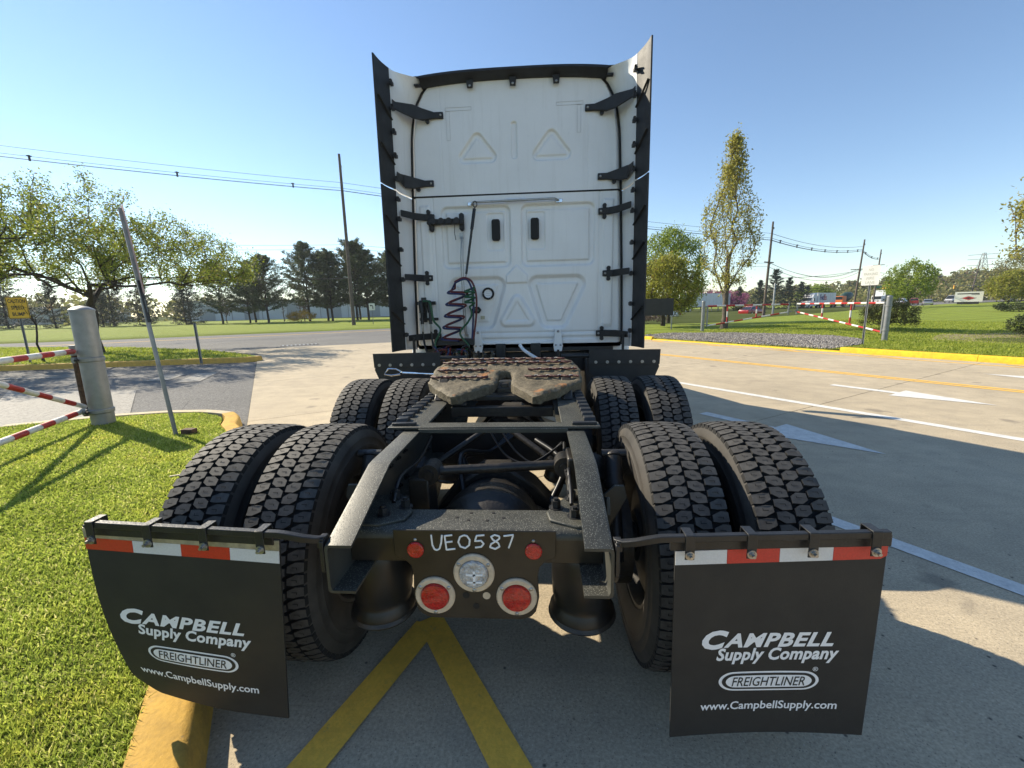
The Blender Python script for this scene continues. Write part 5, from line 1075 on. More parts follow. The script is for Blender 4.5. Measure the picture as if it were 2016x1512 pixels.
CN = [(46.5, 101.0, 5.5, 'dark conifer beside the pink flowering tree'), (52.3, 103.5, 7.0, 'dark conifer in the clump left of the grey pole'), (56.2, 104.5, 9.6, 'tallest dark conifer in the clump by the road'), (60.8, 107, 7.6, 'dark conifer right of the tallest one'), (64.5, 108.5, 6.6, 'dark conifer just left of the delivery lorry'), (67.8, 111.5, 5.6, 'small dark conifer behind the delivery lorry')]
for i, (x, y, h, lb) in enumerate(CN): pine((x, y, -.4), 80+i, h, lb, 'conifer', .04, .36, 'needle_blue', 1.6, .15, 'dark conifers across the road')
rng = np.random.default_rng(90)
tree('pink_redbud_tree', 'low tree covered in pink blossom by the dark conifers', 'tree', (44.6, 99.3, -.4), 91, tr(1.2, 4), ell(rng, 170, (0, 0, 2.8), (3.4, 3.4, 1.9)), 'bark_dark', 'redbud', 16, .26, .22, leafmax=4, ratio=.6, up=1, seg=.5, r_tip=.012, trunk_r=.12)
tree('pink_redbud_tree', 'wide band of pink blossom showing above the parked white trailer', 'tree', (41.5, 110.5, -.4), 92, tr(2.0, 4), ell(rng, 220, (0, 0, 3.9), (6.5, 5.0, 1.7)), 'bark_dark', 'redbud', 16, .30, .28, leafmax=4, ratio=.6, up=1, seg=.6, r_tip=.012, trunk_r=.14)
for i, (x, y, h, lb) in enumerate(((-41.6, 67.0, 8.4, 'bare purplish tree in the gap of the pine row'), (-48.5, 63.0, 4.6, 'low bare purplish tree under the pines'), (-37.9, 66.6, 4.8, 'small bare purplish tree beside the yellow bush'), (-62, 62, 6.5, 'bare tree behind the spruces'), (41, 118, 9.0, 'pale bare tree rising behind the parked white trailer'))):
    tree('bare_tree', lb, 'tree', (x, y, .1 if x < 0 else -.3), 95+i, tr(h*.45, 6), ell(rng, 120, (0, 0, h*.62), (h*.24, h*.24, h*.37)), 'bark_grey', 'twig_purple', 6, .22, .14, leafmax=3, ratio=1.4, up=1, seg=.5, r_tip=.009, trunk_r=.07, group='bare trees far off')
# far wooded hills
def woods(name, label, ring, seed, n, hgt, lsize, leaf='leaf_far'):
    rng = np.random.default_rng(seed); C = []
    for k in range(n):
        t = rng.random()*(len(ring)-1); i = int(t); a = np.array(ring[i]); b = np.array(ring[i+1]); p = a+(b-a)*(t-i); p = p+np.array([rng.normal(0, 12), rng.normal(0, 12), 0]); h = p[2]*rng.uniform(.78, 1.08); R = rng.uniform(2.6, 5.2); m = int(110*hgt)
        q = rng.normal(size=(m, 3)); q /= np.linalg.norm(q, axis=1, keepdims=True); q *= rng.uniform(.55, 1.05, (m, 1)); C.append(np.array([p[0], p[1], h-R*.6])+q*np.array([R, R, R*.95]))
        for zz in np.arange(R*.4, h-R, 3.0): q2 = rng.normal(0, 1.6, (18, 3)); C.append(np.array([p[0], p[1], zz])+q2)
    tag(leaves(name, np.concatenate(C), lsize, M[leaf], None, rng, .75), label, 'woodland', kind='stuff')
woods('far_woods', 'hazy spring woodland along the low hill beyond the junction', [(75, 215, 5.5), (130, 235, 8), (185, 235, 11), (230, 225, 14), (265, 205, 17), (300, 180, 18)], 7, 250, 1.0, 1.5)
woods('roadside_woods', 'scrubby olive woodland behind the traffic lights', [(105, 165, 3.5), (140, 172, 5.0), (175, 165, 6.5), (200, 150, 8.0), (225, 130, 8.5)], 8, 120, .9, 1.0)
woods('left_woods', 'low woodland far behind the spruces', [(-150, 75, 6), (-120, 95, 6), (-90, 110, 5.5)], 9, 60, .9, 1.2)
# ------------------------------------------------------------------ street furniture
mat('galvanised', (.27, .28, .28), .46, .6, .22, 5, bump=.15, bscale=90); mat('gate_red', (.42, .022, .018), .5, 0, .3, 20, bump=.1, bscale=90); mat('gate_white', (.66, .65, .62), .5, 0, .2, 16, bump=.1, bscale=90); mat('rusty', (.13, .075, .045), .8, .2, .6, 25, bump=.5, bscale=70)
mat('pole_wood', (.135, .105, .085), .9, 0, .4, 5, bump=.5, bscale=20); mat('sign_white', (.70, .70, .66), .5, 0, .12, 6); mat('sign_yellow', (.85, .50, .03), .5, 0, .15, 6); mat('sign_black', (.022, .022, .023), .6, 0, .2, 3); mat('sign_back', (.36, .36, .35), .5, .4, .3, 12); mat('faded_red', (.50, .30, .27), .6, 0, .4, 20); mat('ink', (.015, .015, .015), .6); mat('faded_ink', (.40, .42, .36), .6); mat('wire', (.022, .022, .024), .6); mat('sign_red', (.45, .03, .03), .5); mat('signal_yellow', (.70, .36, .04), .5); mat('sign_green', (.02, .16, .09), .5); mat('grate', (.03, .03, .03), .7, .3)
GALV = M['galvanised']
def lettering(parent, body, fn, u, v, wd, ht, m, off=.012, name='lettering', sp=1.0, shear=0):
    vv, ff = text_mesh(body, 1, shear, off, sp, 0, wd, ht); b = MB(); b.add([fn(u+p[0], v+p[1]) for p in vv], ff); return b.build(name, m, parent, smooth=0)
def ubolt_band(b, z, r): b.lathe((0, 0, z-.03), (0, 0, z+.03), [(0, r+.004), (.1, r+.012), (.9, r+.012), (1, r+.004)], 28)
def striped_bar(parent, name, a, b2, r, n, start=0, wobble=0):
    """tube painted in red and white bands, each band a piece"""
    a = Vector(a); b2 = Vector(b2); e = link(name, None, parent)
    for i in range(n):
        b = MB(); b.cyl(a+(b2-a)*(i/n), a+(b2-a)*((i+1)/n), r, n=14); b.build('painted_band', M['gate_red'] if (i+start) % 2 == 0 else M['gate_white'], e)
    return e
# near bollard post and its open gate
bo = thing('gate_post', 'thick galvanised round post with domed cap carrying a swing gate on the verge', 'post', (-5.56, 3.98, .12))
b = MB(); b.cyl((0, 0, -.05), (0.0, 0, 1.50), .122, n=36); b.build('post_tube', GALV, bo)
b = MB(); b.lathe((0, 0, 1.49), (0, 0, 1.56), [(0, .128), (.3, .128), (.55, .105), (.8, .07), (1, .01)], 36); b.build('cap', GALV, bo)
for z in (.20, .88):
    b = MB(); ubolt_band(b, z, .122); b.box((-.165, .02, z), (.10, .05, .055)); b.box((-.09, -.125, z), (.05, .04, .07)); c = b.build('hinge_band', GALV, bo, bevel=.004); b = MB(); b.cyl((-.055, -.15, z), (-.02, -.15, z), .016, n=10); b.build('bolt', M['gasket'], c)
gt = thing('swing_gate', 'red and white striped swing gate hung on the thick galvanised post', 'gate', (-5.80, 4.0, .12))
b = MB(); b.cyl((0, 0, .12), (0, 0, 1.05), .036, n=18); b.build('hinge_tube', M['rusty'], gt); b = MB(); b.cyl((0, 0, .93), (0, 0, 1.06), .044, n=18); b.build('hinge_sleeve', GALV, gt)
G_ = Vector((.40, -.915, 0))
E_ = lambda t, z: (G_*t)+Vector((0, 0, z))
striped_bar(gt, 'top_bar', E_(0, .985), E_(4.2, 1.0), .034, 19, 0); striped_bar(gt, 'diagonal_bar', E_(0.02, .25), E_(1.85, .97), .030, 9, 1)
striped_bar(gt, 'bottom_bar', E_(.02, .20), E_(4.2, .17), .034, 19, 1)
b = MB(); b.cyl(E_(4.2, .17), E_(4.2, 1.0), .03, n=12); b.build('end_tube', M['gate_white'], gt)
# leaning sign seen edge-on
ls = thing('leaning_sign', 'leaning metal sign on a channel post, seen edge on, verge by the bollard', 'sign', (-4.07, 3.475, .12)); tp_ = Vector((-.245, .03, 2.58))
def chan(b, a, c, w_=.055, dpt=.03, side=(1, 0, 0)):
    a = Vector(a); c = Vector(c); z = (c-a).normalized(); x = Vector(side); x = (x-z*x.dot(z)).normalized(); y = z.cross(x)
    prof = [(-w_/2, 0), (-w_/4, 0), (-w_/4, dpt), (w_/4, dpt), (w_/4, 0), (w_/2, 0), (w_/2, .004), (w_/4+.004, .004), (w_/4+.004, dpt+.004), (-w_/4-.004, dpt+.004), (-w_/4-.004, .004), (-w_/2, .004)]
    b.loft([[p+x*u+y*v for u, v in prof] for p in (a, c)])
b = MB(); chan(b, (0, 0, -.1), tp_*.62, .06, .035, (-.76, .65, 0)); b.build('channel_post', GALV, ls)
b = MB(); chan(b, tp_*.52+Vector((.012, 0, 0)), tp_*.70+Vector((.012, 0, 0)), .065, .03, (-.76, .65, 0)); b.build('post_splice', BLACKM, ls)
def lean(u, v): x = Vector((-.76, .65, 0)).normalized(); return tp_*(v/2.58)+x*u
b = MB(); n_ = Vector((-.65, -.76, 0)).normalized(); P4 = [lean(-.16, 1.66), lean(.16, 1.66), lean(.16, 2.60), lean(-.16, 2.60)]; b.loft([[p+n_*.0 for p in P4], [p+n_*.004 for p in P4]]); b.build('sign_face', M['faded_red'], ls)
b = MB(); chan(b, tp_*.62, tp_*1.0, .05, .03, (-.76, .65, 0)); b.build('upper_post', M['sign_back'], ls)
b = MB(); b.box((.12, .02, .045), (.14, .09, .07)); b.build('base_box', M['rusty'], ls, bevel=.006)
# posts and signs around
sp_ = thing('short_post', 'short bare galvanised post on the island tip', 'post', (-10.41, 11.5, .12)); b = MB(); chan(b, (0, 0, -.1), (-.03, 0, 1.16), .075, .045, (1, 0, 0)); b.build('channel_post', GALV, sp_)
def flat_sign(name, label, loc, rz, wd, ht, z0, post_h, face, post=GALV, thick=.004, border=None, posts=(0,), r=.03):
    o = thing(name, label, 'sign', loc, rz); 
    for px in posts: b = MB(); chan(b, (px, 0, -.1), (px, 0, post_h), .06, .035, (1, 0, 0)); b.build('post', post, o)
    b = MB(); b.prism(rrect(-wd/2, wd/2, z0, z0+ht, r), lambda u, v, h: (u, -.005-h, v), 0, thick); s = b.build('sign_face', M[face], o); return o, (lambda u, v: (u, -.0065-thick, v))
cs, fn = flat_sign('caution_sign', 'yellow caution speed bump sign on a post', (-15.95, 11.30, .13), .45, .50, .66, 1.42, 1.7, 'sign_yellow')
for i, t in enumerate(('CAUTION', 'SPEED', 'BUMP')): lettering(cs, t, fn, -.20 if i == 0 else -.15, 1.90-.20*i, .40 if i == 0 else .30, .115, M['ink'], .02)
b = MB(); 
for a, c in (((-.235, 1.435), (.235, 1.435)), ((.235, 1.435), (.235, 2.065)), ((.235, 2.065), (-.235, 2.065)), ((-.235, 2.065), (-.235, 1.435))): b.bar((a[0], -.0105, a[1]), (c[0], -.0105, c[1]), .012, .002, (0, 1, 0))
b.build('border', M['ink'], cs)
ns, fn = flat_sign('fire_lane_sign', 'faded white no parking fire lane sign on a post at the yellow kerb', (10.60, 13.09, .1), -.98, .46, .60, 1.88, 2.42, 'sign_white', r=.04)
for i, (t, wd) in enumerate((('NO', .13), ('PARKING', .35), ('FIRE', .20), ('LANE', .23))): lettering(ns, t, fn, -wd/2, 2.31-.128*i, wd, .082, M['faded_ink'], .01)
b = MB(); b.dome((0, -.01, 2.44), .012, 8, 3, .6, (0, -1, 0)); b.dome((0, -.01, 1.905), .012, 8, 3, .6, (0, -1, 0)); b.build('bolt', M['zinc'], ns)
ts, fn = flat_sign('turn_sign', 'small white left turn sign on a thin post across the road', (-18.26, 45.77, .1), -.2, .75, .75, 1.55, 2.3, 'sign_white')
b = MB(); b.tube([(.12, -.012, 1.68), (.12, -.012, 1.95), (.06, -.012, 2.06), (-.10, -.012, 2.06)], .045, 6); b.prism([(-.08, 2.18), (-.27, 2.06), (-.08, 1.94)], lambda u, v, h: (u, -.010-h, v), 0, .004); b.build('arrow', M['ink'], ts)
bs = thing('black_sign', 'blank black sign board on two posts on the lawn corner', 'sign', (7.15, 24.4, lawn_z(7.15, 24.4)), -.14)
b = MB(); b.box((0, 0, 1.30), (1.85, .06, .98)); b.build('board', M['sign_black'], bs, bevel=.008)
for x in (-.82, .86): b = MB(); b.box((x, .05, .85), (.06, .05, 1.75)); b.build('post', M['sign_black'] if False else GALV, bs, bevel=.004)
ws = thing('diamond_sign', 'white company sign with a red and black diamond on a dark base', 'sign', (71.3, 74.5, lawn_z(71.3, 74.5)-.05), -.80)
b = MB(); b.prism(rrect(-1.62, 1.62, .42, 2.05, .1), lambda u, v, h: (u, h, v), 0, .35); b.build('board', M['sign_white'], ws); b = MB(); b.box((0, .17, .2), (2.5, .3, .5)); b.build('base', M['sign_black'], ws)
for sc, m, h in ((1.0, 'ink', .01), (.90, 'sign_white', .016), (.80, 'sign_red', .022), (.42, 'ink', .028)):
    b = MB(); b.prism([(-.95*sc, 1.02), (0, 1.02+.36*sc), (.95*sc, 1.02), (0, 1.02-.36*sc)], lambda u, v, h2: (u, -h2, v), 0, h); b.build('diamond', M[m], ws)
lettering(ws, 'BERGEYS TRUCKS' if False else 'BELAIR TRUCKS' if False else 'TRUCKS', lambda u, v: (u, -.012, v), -1.35, 1.62, 2.5, .24, M['ink'], .03) if False else None
b = MB(); b.box((-.1, -.006, 1.74), (2.5, .01, .16)); b.box((.75, -.006, 1.56), (.9, .01, .07)); b.build('lettering', M['ink'], ws)
# right hand double gate
GA = Vector((12.46, 14.65)); GB = Vector((8.85, 21.84)); 
def post2(name, label, p, h):
    o = thing(name, label, 'post', (p.x, p.y, lawn_z(p.x, p.y)-.05), 0, None); b = MB(); b.cyl((0, 0, 0), (0, 0, h), .085, n=24); b.dome((0, 0, h), .085, 24, 4, .5); b.build('post_tube', GALV, o)
    for z in (h*.27, h*.80): b = MB(); ubolt_band(b, z, .085); b.build('hinge_band', GALV, o)
    return o
post2('gate_post', 'galvanised gate post between the fire lane sign and the rounded shrub', GA, 1.60); post2('gate_post', 'galvanised gate post beside the blank black sign', GB, 1.62)
def leaf_gate(label, p0, p1, nb, verts, st):
    z = lawn_z(p0.x, p0.y)-.05; o = thing('swing_gate', label, 'gate', (p0.x, p0.y, z)); d = (p1-p0); L = d.length; d = d.normalized()
    Q = lambda t, zz: Vector((d.x*t, d.y*t, zz)); b = MB(); b.cyl(Q(.22, .30), Q(.22, 1.40), .04, n=12); b.cyl(Q(.0, .42), Q(.22, .42), .02, n=8); b.cyl(Q(0, 1.28), Q(.22, 1.28), .02, n=8); b.build('hinge_tube', GALV, o)
    striped_bar(o, 'top_bar', Q(.22, 1.38), Q(L-.12, 1.38), .040, nb, st); striped_bar(o, 'diagonal_bar', Q(.22, .36), Q(L-.12, .98), .036, nb, st+1)
    for t in verts: zl = .36+(.98-.36)*(t-.22)/(L-.34); striped_bar(o, 'upright_bar', Q(t, zl), Q(t, 1.38), .034, 3, 0)
    b = MB(); b.cyl(Q(L-.12, .86), Q(L-.12, 1.46), .045, n=12); b.box(Q(L-.02, 1.02), (.14, .14, .05)); b.build('end_tube', GALV, o)
mid_ = Vector((17.0, 24.5))*0+Vector((13.6, 22.6))
leaf_gate('red and white swing gate leaf hung beside the blank black sign', GB, Vector((13.35, 22.0)), 9, (1.25, 2.75), 0); leaf_gate('red and white swing gate leaf hung by the fire lane sign', GA, Vector((13.55, 21.9)), 15, (2.3, 4.6), 1)
# drain grate in the road
dg = thing('drain_grate', 'dark iron drain grate set in the main road', 'grate', (-11.35, 18.76, -.01), math.atan2(RN.y, RN.x)); b = MB(); b.box((0, 0, .002), (1.7, .62, .012)); b.build('frame', M['grate'], dg)
for k in range(9): b = MB(); b.box((-.72+.18*k, 0, .012), (.07, .50, .012)); b.build('grate_bar', M['zinc'], dg)
# fallen twig on the verge
droop([(-2.93, 2.10, .18), (-2.75, 2.18, .19), (-2.62, 2.32, .185), (-2.52, 2.40, .18)], .006, M['strip_alu'], 'fallen_twig', 6, None)['label'] = 'pale curved twig lying on the verge grass'
bpy.data.objects['fallen_twig']['category'] = 'twig'
# ------------------------------------------------------------------ utility poles, wires
def upole(label, p, H, lean=(0, 0), r=.16, arms=(), z=0.0, m='pole_wood'):
    o = thing('utility_pole', label, 'pole', (p[0], p[1], z), 0, None); b = MB(); b.lathe((0, 0, -.3), (lean[0], lean[1], H), [(0, r), (.5, r*.82), (1, r*.6)], 14); b.build('pole_shaft', M[m], o)
    for zz, L, a in arms: b = MB(); x = Vector((math.cos(a), math.sin(a), 0))*L/2; b.bar(Vector((lean[0]*zz/H, lean[1]*zz/H, zz))-x, Vector((lean[0]*zz/H, lean[1]*zz/H, zz))+x, .10, .12); b.build('cross_arm', M[m], o)
    for zz in (H*.93, H*.56): b = MB(); b.cyl((lean[0]*zz/H+.15, lean[1]*zz/H-.05, zz-.12), (lean[0]*zz/H+.15, lean[1]*zz/H-.05, zz+.12), .05, n=8); b.build('insulator', M['sign_back'], o)
    return o
PL, PR1, PR2, PR3, P0, PR4 = (-19.6, 43.74), (28.1, 53.64), (57.65, 80.7), (75.4, 100.2), (-57.0, 18.9), (112, 128)
upole('tall wooden utility pole across the road in front of the pines', PL, 17.1, (.0, 0), .20, z=.1)
upole('wooden utility pole beside the grey metal post at the roadside', PR1, 11.0, (.30, .1), .17, ((6.3, 2.0, .6),), 0.0)
upole('leaning wooden utility pole left of the fire lane sign', PR2, 12.1, (.55, 0), .18, ((7.0, 2.6, -.6),), 0)
upole('wooden utility pole right behind the fire lane sign', PR3, 12.3, (.35, 0), .18, ((9.0, 2.0, -.6),), .1)
upole('thin utility pole with a cross arm behind the junction', (139.5, 160.4), 9.0, (.3, 0), .2, ((8.6, 4.0, -.7),), .5); upole('leaning utility pole beside the pylon', (153.5, 161.6), 14.0, (1.6, 0), .24, ((8.0, 3.0, -.7),), .5)
upole('wooden utility pole carrying the upper wires beyond the crab apple island', P0, 16.5, (0, 0), .2, z=.1)
o = thing('metal_post', 'short grey metal post beside the roadside utility pole', 'post', (31.5, 58.0, -.2)); b = MB(); b.lathe((0, 0, -.2), (0, 0, 4.2), [(0, .13), (.97, .11), (1, .05)], 12); b.build('post_tube', GALV, o)
def span(a, c, sag, n=24): a = Vector(a); c = Vector(c); return [a+(c-a)*(i/n)-Vector((0, 0, sag*4*(i/n)*(1-i/n))) for i in range(n+1)]
def wires(name, label, a, c, offs, sag, r, spacers=0):
    o = thing(name, label, 'wire', a); A = Vector((0, 0, 0)); C = Vector(c)-Vector(a)
    for dx, dz in offs: b = MB(); b.tube([p+Vector((dx*.3, dx, dz)) for p in span(A, C, sag)], r, 5); b.build('wire', M['wire'], o, smooth=60)
    for k in range(spacers):
        t = (k+.5)/spacers; p = A+C*t-Vector((0, 0, sag*4*t*(1-t))); b = MB(); b.box(p+Vector((0, 0, -.1)), (.10, .10, .42)); b.box(p+Vector((0, 0, .05)), (.22, .22, .06)); b.build('spacer', M['wire'], o)
bun = ((-.12, -.22), (.12, -.22), (0, .02), (0, .55))
wires('power_line', 'upper power line bundle running left from the tall pole over the pines', (-19.6, 43.74, 13.95), (-57.0, 18.9, 14.35), bun, .45, .016, 5)
wires('power_line', 'upper power line bundle between the tall pole and the roadside pole', (-19.6, 43.74, 13.95), (28.3, 53.7, 9.1), bun, .35, .017, 6)
wires('power_line', 'power line bundle from the roadside pole to the leaning pole', (28.3, 53.7, 9.1), (58.0, 80.7, 10.4), bun, .75, .026, 7)
wires('power_line', 'power line bundle between the two poles by the fire lane sign', (58.0, 80.7, 10.4), (75.7, 100.2, 10.6), bun[:3], .5, .03, 3)
wires('telephone_line', 'pair of lower wires running left from the tall pole', (-19.6, 43.74, 8.45), (-57, 18.9, 8.6), ((0, 0), (.1, -.4)), .9, .015); wires('telephone_line', 'pair of lower wires from the tall pole behind the truck cab', (-19.6, 43.74, 8.45), (28.2, 53.6, 6.2), ((0, 0), (.1, -.4)), .5, .016)
wires('telephone_line', 'low dark cable across the pines', (-19.6, 43.74, 5.0), (-57, 18.9, 5.4), ((0, 0),), .5, .035)
wires('telephone_line', 'lower wires from the roadside pole to the leaning pole', (28.2, 53.6, 6.3), (57.9, 80.7, 7.0), ((0, 0), (.1, -.5), (.6, .1)), 1.6, .025); wires('telephone_line', 'wire rising from the roadside pole to the far pole', (28.2, 53.6, 4.4), (75.6, 100.2, 8.9), ((0, 0),), .6, .03)
wires('telephone_line', 'sagging cables behind the delivery lorry', (28.2, 53.6, 3.6), (57.8, 80.7, 5.2), ((0, 0), (.1, -.35)), .9, .03); wires('telephone_line', 'long wire from the fire lane poles to the pylon side pole', (75.7, 100.2, 7.5), (154.5, 161.6, 10.5), ((0, 0), (.1, -1.2)), 1.2, .035)
# pylon
py = thing('pylon', 'faint steel lattice pylon on the hill', 'pylon', (300, 312, 4))
b = MB(); W0, Ht = 4.2, 27
def corner(k, t): s = W0*(1-t)**1.0*.9+.55; return Vector((s*(1 if k in (0, 3) else -1), s*(1 if k < 2 else -1), Ht*t))
for k in range(4):
    b.cyl(corner(k, 0), corner(k, 1), .14, n=5)
    for i in range(9): t0, t1 = i/9, (i+1)/9; b.cyl(corner(k, t0), corner((k+1) % 4, t1), .09, n=4); b.cyl(corner((k+1) % 4, t0), corner(k, t1), .09, n=4); b.cyl(corner(k, t1), corner((k+1) % 4, t1), .09, n=4)
b.build('lattice', M['sign_back'], py)
for z in (19, 23, 26): b = MB(); b.bar((-6, 4.5, z), (6, -4.5, z), .3, .25); b.build('cross_arm', M['sign_back'], py)
# traffic lights
for lb, p, L, dirn, sig in (('traffic light mast arm with three yellow signals behind the rounded shrub', (83.5, 105.5, 0.0), 6.5, Vector((-.90, -.25, 0)), (1.2, 2.2, 3.0)), ('far traffic light mast arm with one yellow signal', (141, 136, .3), 14.5, Vector((-.97, .22, 0)), (14.0,))):
    o = thing('traffic_light', lb, 'traffic light', p); b = MB(); b.lathe((0, 0, -.3), (0, 0, 5.6), [(0, .16), (1, .10)], 12); b.build('mast', GALV, o); b = MB(); b.cyl((0, 0, 4.7), dirn*L+Vector((0, 0, 4.9)), .08, .05, 8); b.build('arm', GALV, o)
    for t in sig:
        b = MB(); c = dirn*t+Vector((0, 0, 4.55)); b.box(c, (.42, .32, 1.05)); h = b.build('signal_head', M['signal_yellow'], o, bevel=.03)
        for k in range(3): b = MB(); b.cyl(c+Vector((-.12, -.20, .32-.32*k)), c+Vector((-.08, -.1, .32-.32*k)), .11, n=12); b.build('lens', M['ink'], h)
    if L < 10: b = MB(); b.box(dirn*5+Vector((0, -.05, 4.45)), (1.5, .05, .5)); b.build('street_sign', M['sign_green'], o)
# ------------------------------------------------------------------ buildings far off
mat('wall_pale', (.55, .58, .62), .7, 0, .08, .4); mat('wall_white', (.62, .62, .60), .7, 0, .1, .4); mat('roof_grey', (.22, .22, .23), .7); mat('door_dark', (.30, .32, .35), .6)
def shed(label, loc, rz, L, D, H, nd, m='wall_pale'):
    o = thing('warehouse', label, 'building', loc, rz); b = MB(); b.box((0, D/2, H/2), (L, D, H)); b.build('wall', M[m], o); b = MB(); b.box((0, D/2, H+.15), (L+.5, D+.5, .3)); b.build('roof', M['roof_grey'], o)
    for k in range(nd):
        x = -L/2+L*(k+.5)/nd; b = MB(); b.box((x, -.03, 1.7), (3.0, .08, 3.2)); w_ = b.build('dock_door', M['door_dark'], o, bevel=.02); b = MB()
    n = int(L/6)
    for k in range(n): b = MB(); b.box((-L/2+L*(k+.5)/n, -.02, H*.5), (.10, .06, H-.1)); b.build('wall_seam', M['roof_grey'], o)
shed('long pale grey warehouse showing between the pine trunks', (-48, 98, .2), .30, 62, 30, 4.1, 7); shed('white low building behind the spruces', (-118, 84, .2), .62, 40, 20, 3.6, 4, 'wall_white')
# ------------------------------------------------------------------ vehicles on the road
mat('car_red', (.30, .012, .012), .3, 0, coat=.8); mat('car_white', (.68, .68, .68), .3, 0, coat=.8); mat('car_silver', (.42, .43, .45), .3, .5, coat=.8); mat('car_glass', (.02, .024, .028), .06); mat('car_tyre', (.018, .018, .018), .8); mat('car_rim', (.45, .45, .45), .3, .8); mat('lamp_red', (.35, .01, .01), .25); mat('lamp_white', (.75, .75, .72), .15); mat('trailer_white', (.66, .67, .68), .45, 0, .06, 2); mat('purple', (.055, .02, .16), .5); mat('orange', (.60, .14, .02), .45); mat('drum_green', (.012, .045, .038), .5); mat('box_grey', (.10, .105, .11), .6)
HEAD = math.atan2(RN.y, RN.x)
def wheel_far(parent, x, y, r, wd):
    e = link('wheel', None, parent, (x, y, r)); sg = 1 if y > 0 else -1
    b = MB(); b.lathe((0, -wd/2, 0), (0, wd/2, 0), [(0, r*.8), (.12, r), (.88, r), (1, r*.8)], 20); b.build('tyre', M['car_tyre'], e); b = MB(); b.lathe((0, sg*wd*.42, 0), (0, sg*(wd/2+.008), 0), [(0, r*.62), (.8, r*.6), (1, r*.3)], 16); b.build('rim', M['car_rim'], e)
def car(name, label, loc, rz, paint, kind='sedan', cat='car'):
    o = thing(name, label, cat, loc, rz); L, Wd = (4.6, 1.8) if kind == 'sedan' else (4.55, 1.85) if kind == 'suv' else (5.4, 2.0)
    if kind == 'sedan': low = [(-2.3, .45, .80), (-2.25, .30, .92), (-1.6, .26, .98), (-.9, .24, .98), (.9, .24, .95), (1.6, .25, .86), (2.2, .30, .72), (2.3, .42, .60)]; gh = [(-1.85, .97), (-1.15, 1.40), (.35, 1.45), (1.25, .95)]
    elif kind == 'suv': low = [(-2.25, .50, 1.02), (-2.2, .34, 1.08), (-1.4, .30, 1.10), (.9, .30, 1.06), (1.7, .32, .98), (2.2, .36, .84), (2.27, .5, .7)]; gh = [(-2.12, 1.08), (-1.80, 1.62), (.2, 1.68), (1.15, 1.06)]
    else: low = [(-2.7, .5, 1.15), (-2.65, .35, 1.2), (.9, .32, 1.15), (1.9, .33, 1.05), (2.55, .36, .9), (2.7, .5, .7)]; gh = [(-2.6, 1.18), (-2.5, 2.05), (.5, 2.08), (1.6, 1.12)]
    b = MB(); secs = []
    for x, z0, z1 in low: w_ = Wd/2*(1-.10*(abs(x)/2.3)**4); secs.append([(x, -w_*.92, z0), (x, -w_, z0+.18), (x, -w_*.98, z1-.12), (x, -w_*.90, z1), (x, w_*.90, z1), (x, w_*.98, z1-.12), (x, w_, z0+.18), (x, w_*.92, z0)])
    b.loft(secs); body_ = b.build('body', M[paint], o, bevel=.03)
    (x0, z0), (x1, z1), (x2, z2), (x3, z3) = gh; b = MB(); w0, w1 = Wd/2*.88, Wd/2*.70
    b.loft([[(x0, -w0, z0-.03), (x0, w0, z0-.03), (x3, w0, z3-.03), (x3, -w0, z3-.03)], [(x1, -w1, z1), (x1, w1, z1), (x2, w1, z2), (x2, -w1, z2)]]); b.build('windows', M['car_glass'], o)
    b = MB(); b.loft([[(x1-.06, -w1-.02, z1-.03), (x1-.06, w1+.02, z1-.03), (x2+.08, w1+.02, z2-.03), (x2+.08, -w1-.02, z2-.03)], [(x1+.06, -w1+.06, z1+.05), (x1+.06, w1-.06, z1+.05), (x2-.06, w1-.06, z2+.05), (x2-.06, -w1+.06, z2+.05)]]); b.build('roof', M[paint], o, bevel=.02)
    for t in (0.0, .5, 1.0):
        b = MB()
        for s in (-1, 1): pass
        xa = x0+(x3-x0)*t; xb = x1+(x2-x1)*t
        for s in (-1, 1): b.bar((xa, s*(w0+.004), z0-.02), (xb, s*(w1+.004), z1), .07, .02, (0, 1, 0))
        b.build('pillar', M[paint], o)
    for x in (-L/2+.88, L/2-.92):
        for y in (-Wd/2+.10, Wd/2-.10): wheel_far(o, x, y, .33 if kind == 'sedan' else .37, .22)
    for y in (-Wd/2+.25, Wd/2-.25):
        b = MB(); b.box((L/2-.10, y, low[-1][2]+.02), (.16, .34, .12)); b.build('headlight', M['lamp_white'], o, bevel=.02); b = MB(); b.box((-L/2+.06, y, low[0][2]-.02), (.10, .32, .14)); b.build('tail_light', M['lamp_red'], o, bevel=.02)
    return o
def rz_(x, y): p = Vector((x, y)); return road_at(p.dot(RN))[2]-.01
def put(x, y): return (x, y, rz_(x, y))
car('parked_car', 'white sport utility car half hidden by the blank black sign', put(17.8, 60.2), HEAD, 'car_white', 'suv'); car('parked_car', 'red car just visible behind the white sport utility car', put(21.0, 69.0), HEAD, 'car_red', 'suv')
car('moving_car', 'red sedan driving along the main road behind the gate', put(33.6, 67.9), HEAD, 'car_red')
car('moving_car', 'white car half hidden behind the small round tree', put(95.5, 118.0), HEAD+PI, 'car_white', 'suv'); car('moving_car', 'dark red car between two white cars at the junction', put(96.2, 114.8), HEAD+.3, 'car_red', 'suv'); car('moving_car', 'silver white sedan nearest to the lawn at the junction', put(92.2, 106.3), HEAD+.35, 'car_silver'); car('moving_van', 'white van left of the diamond sign', put(122.5, 133.9), HEAD+PI, 'car_white', 'van', 'van')
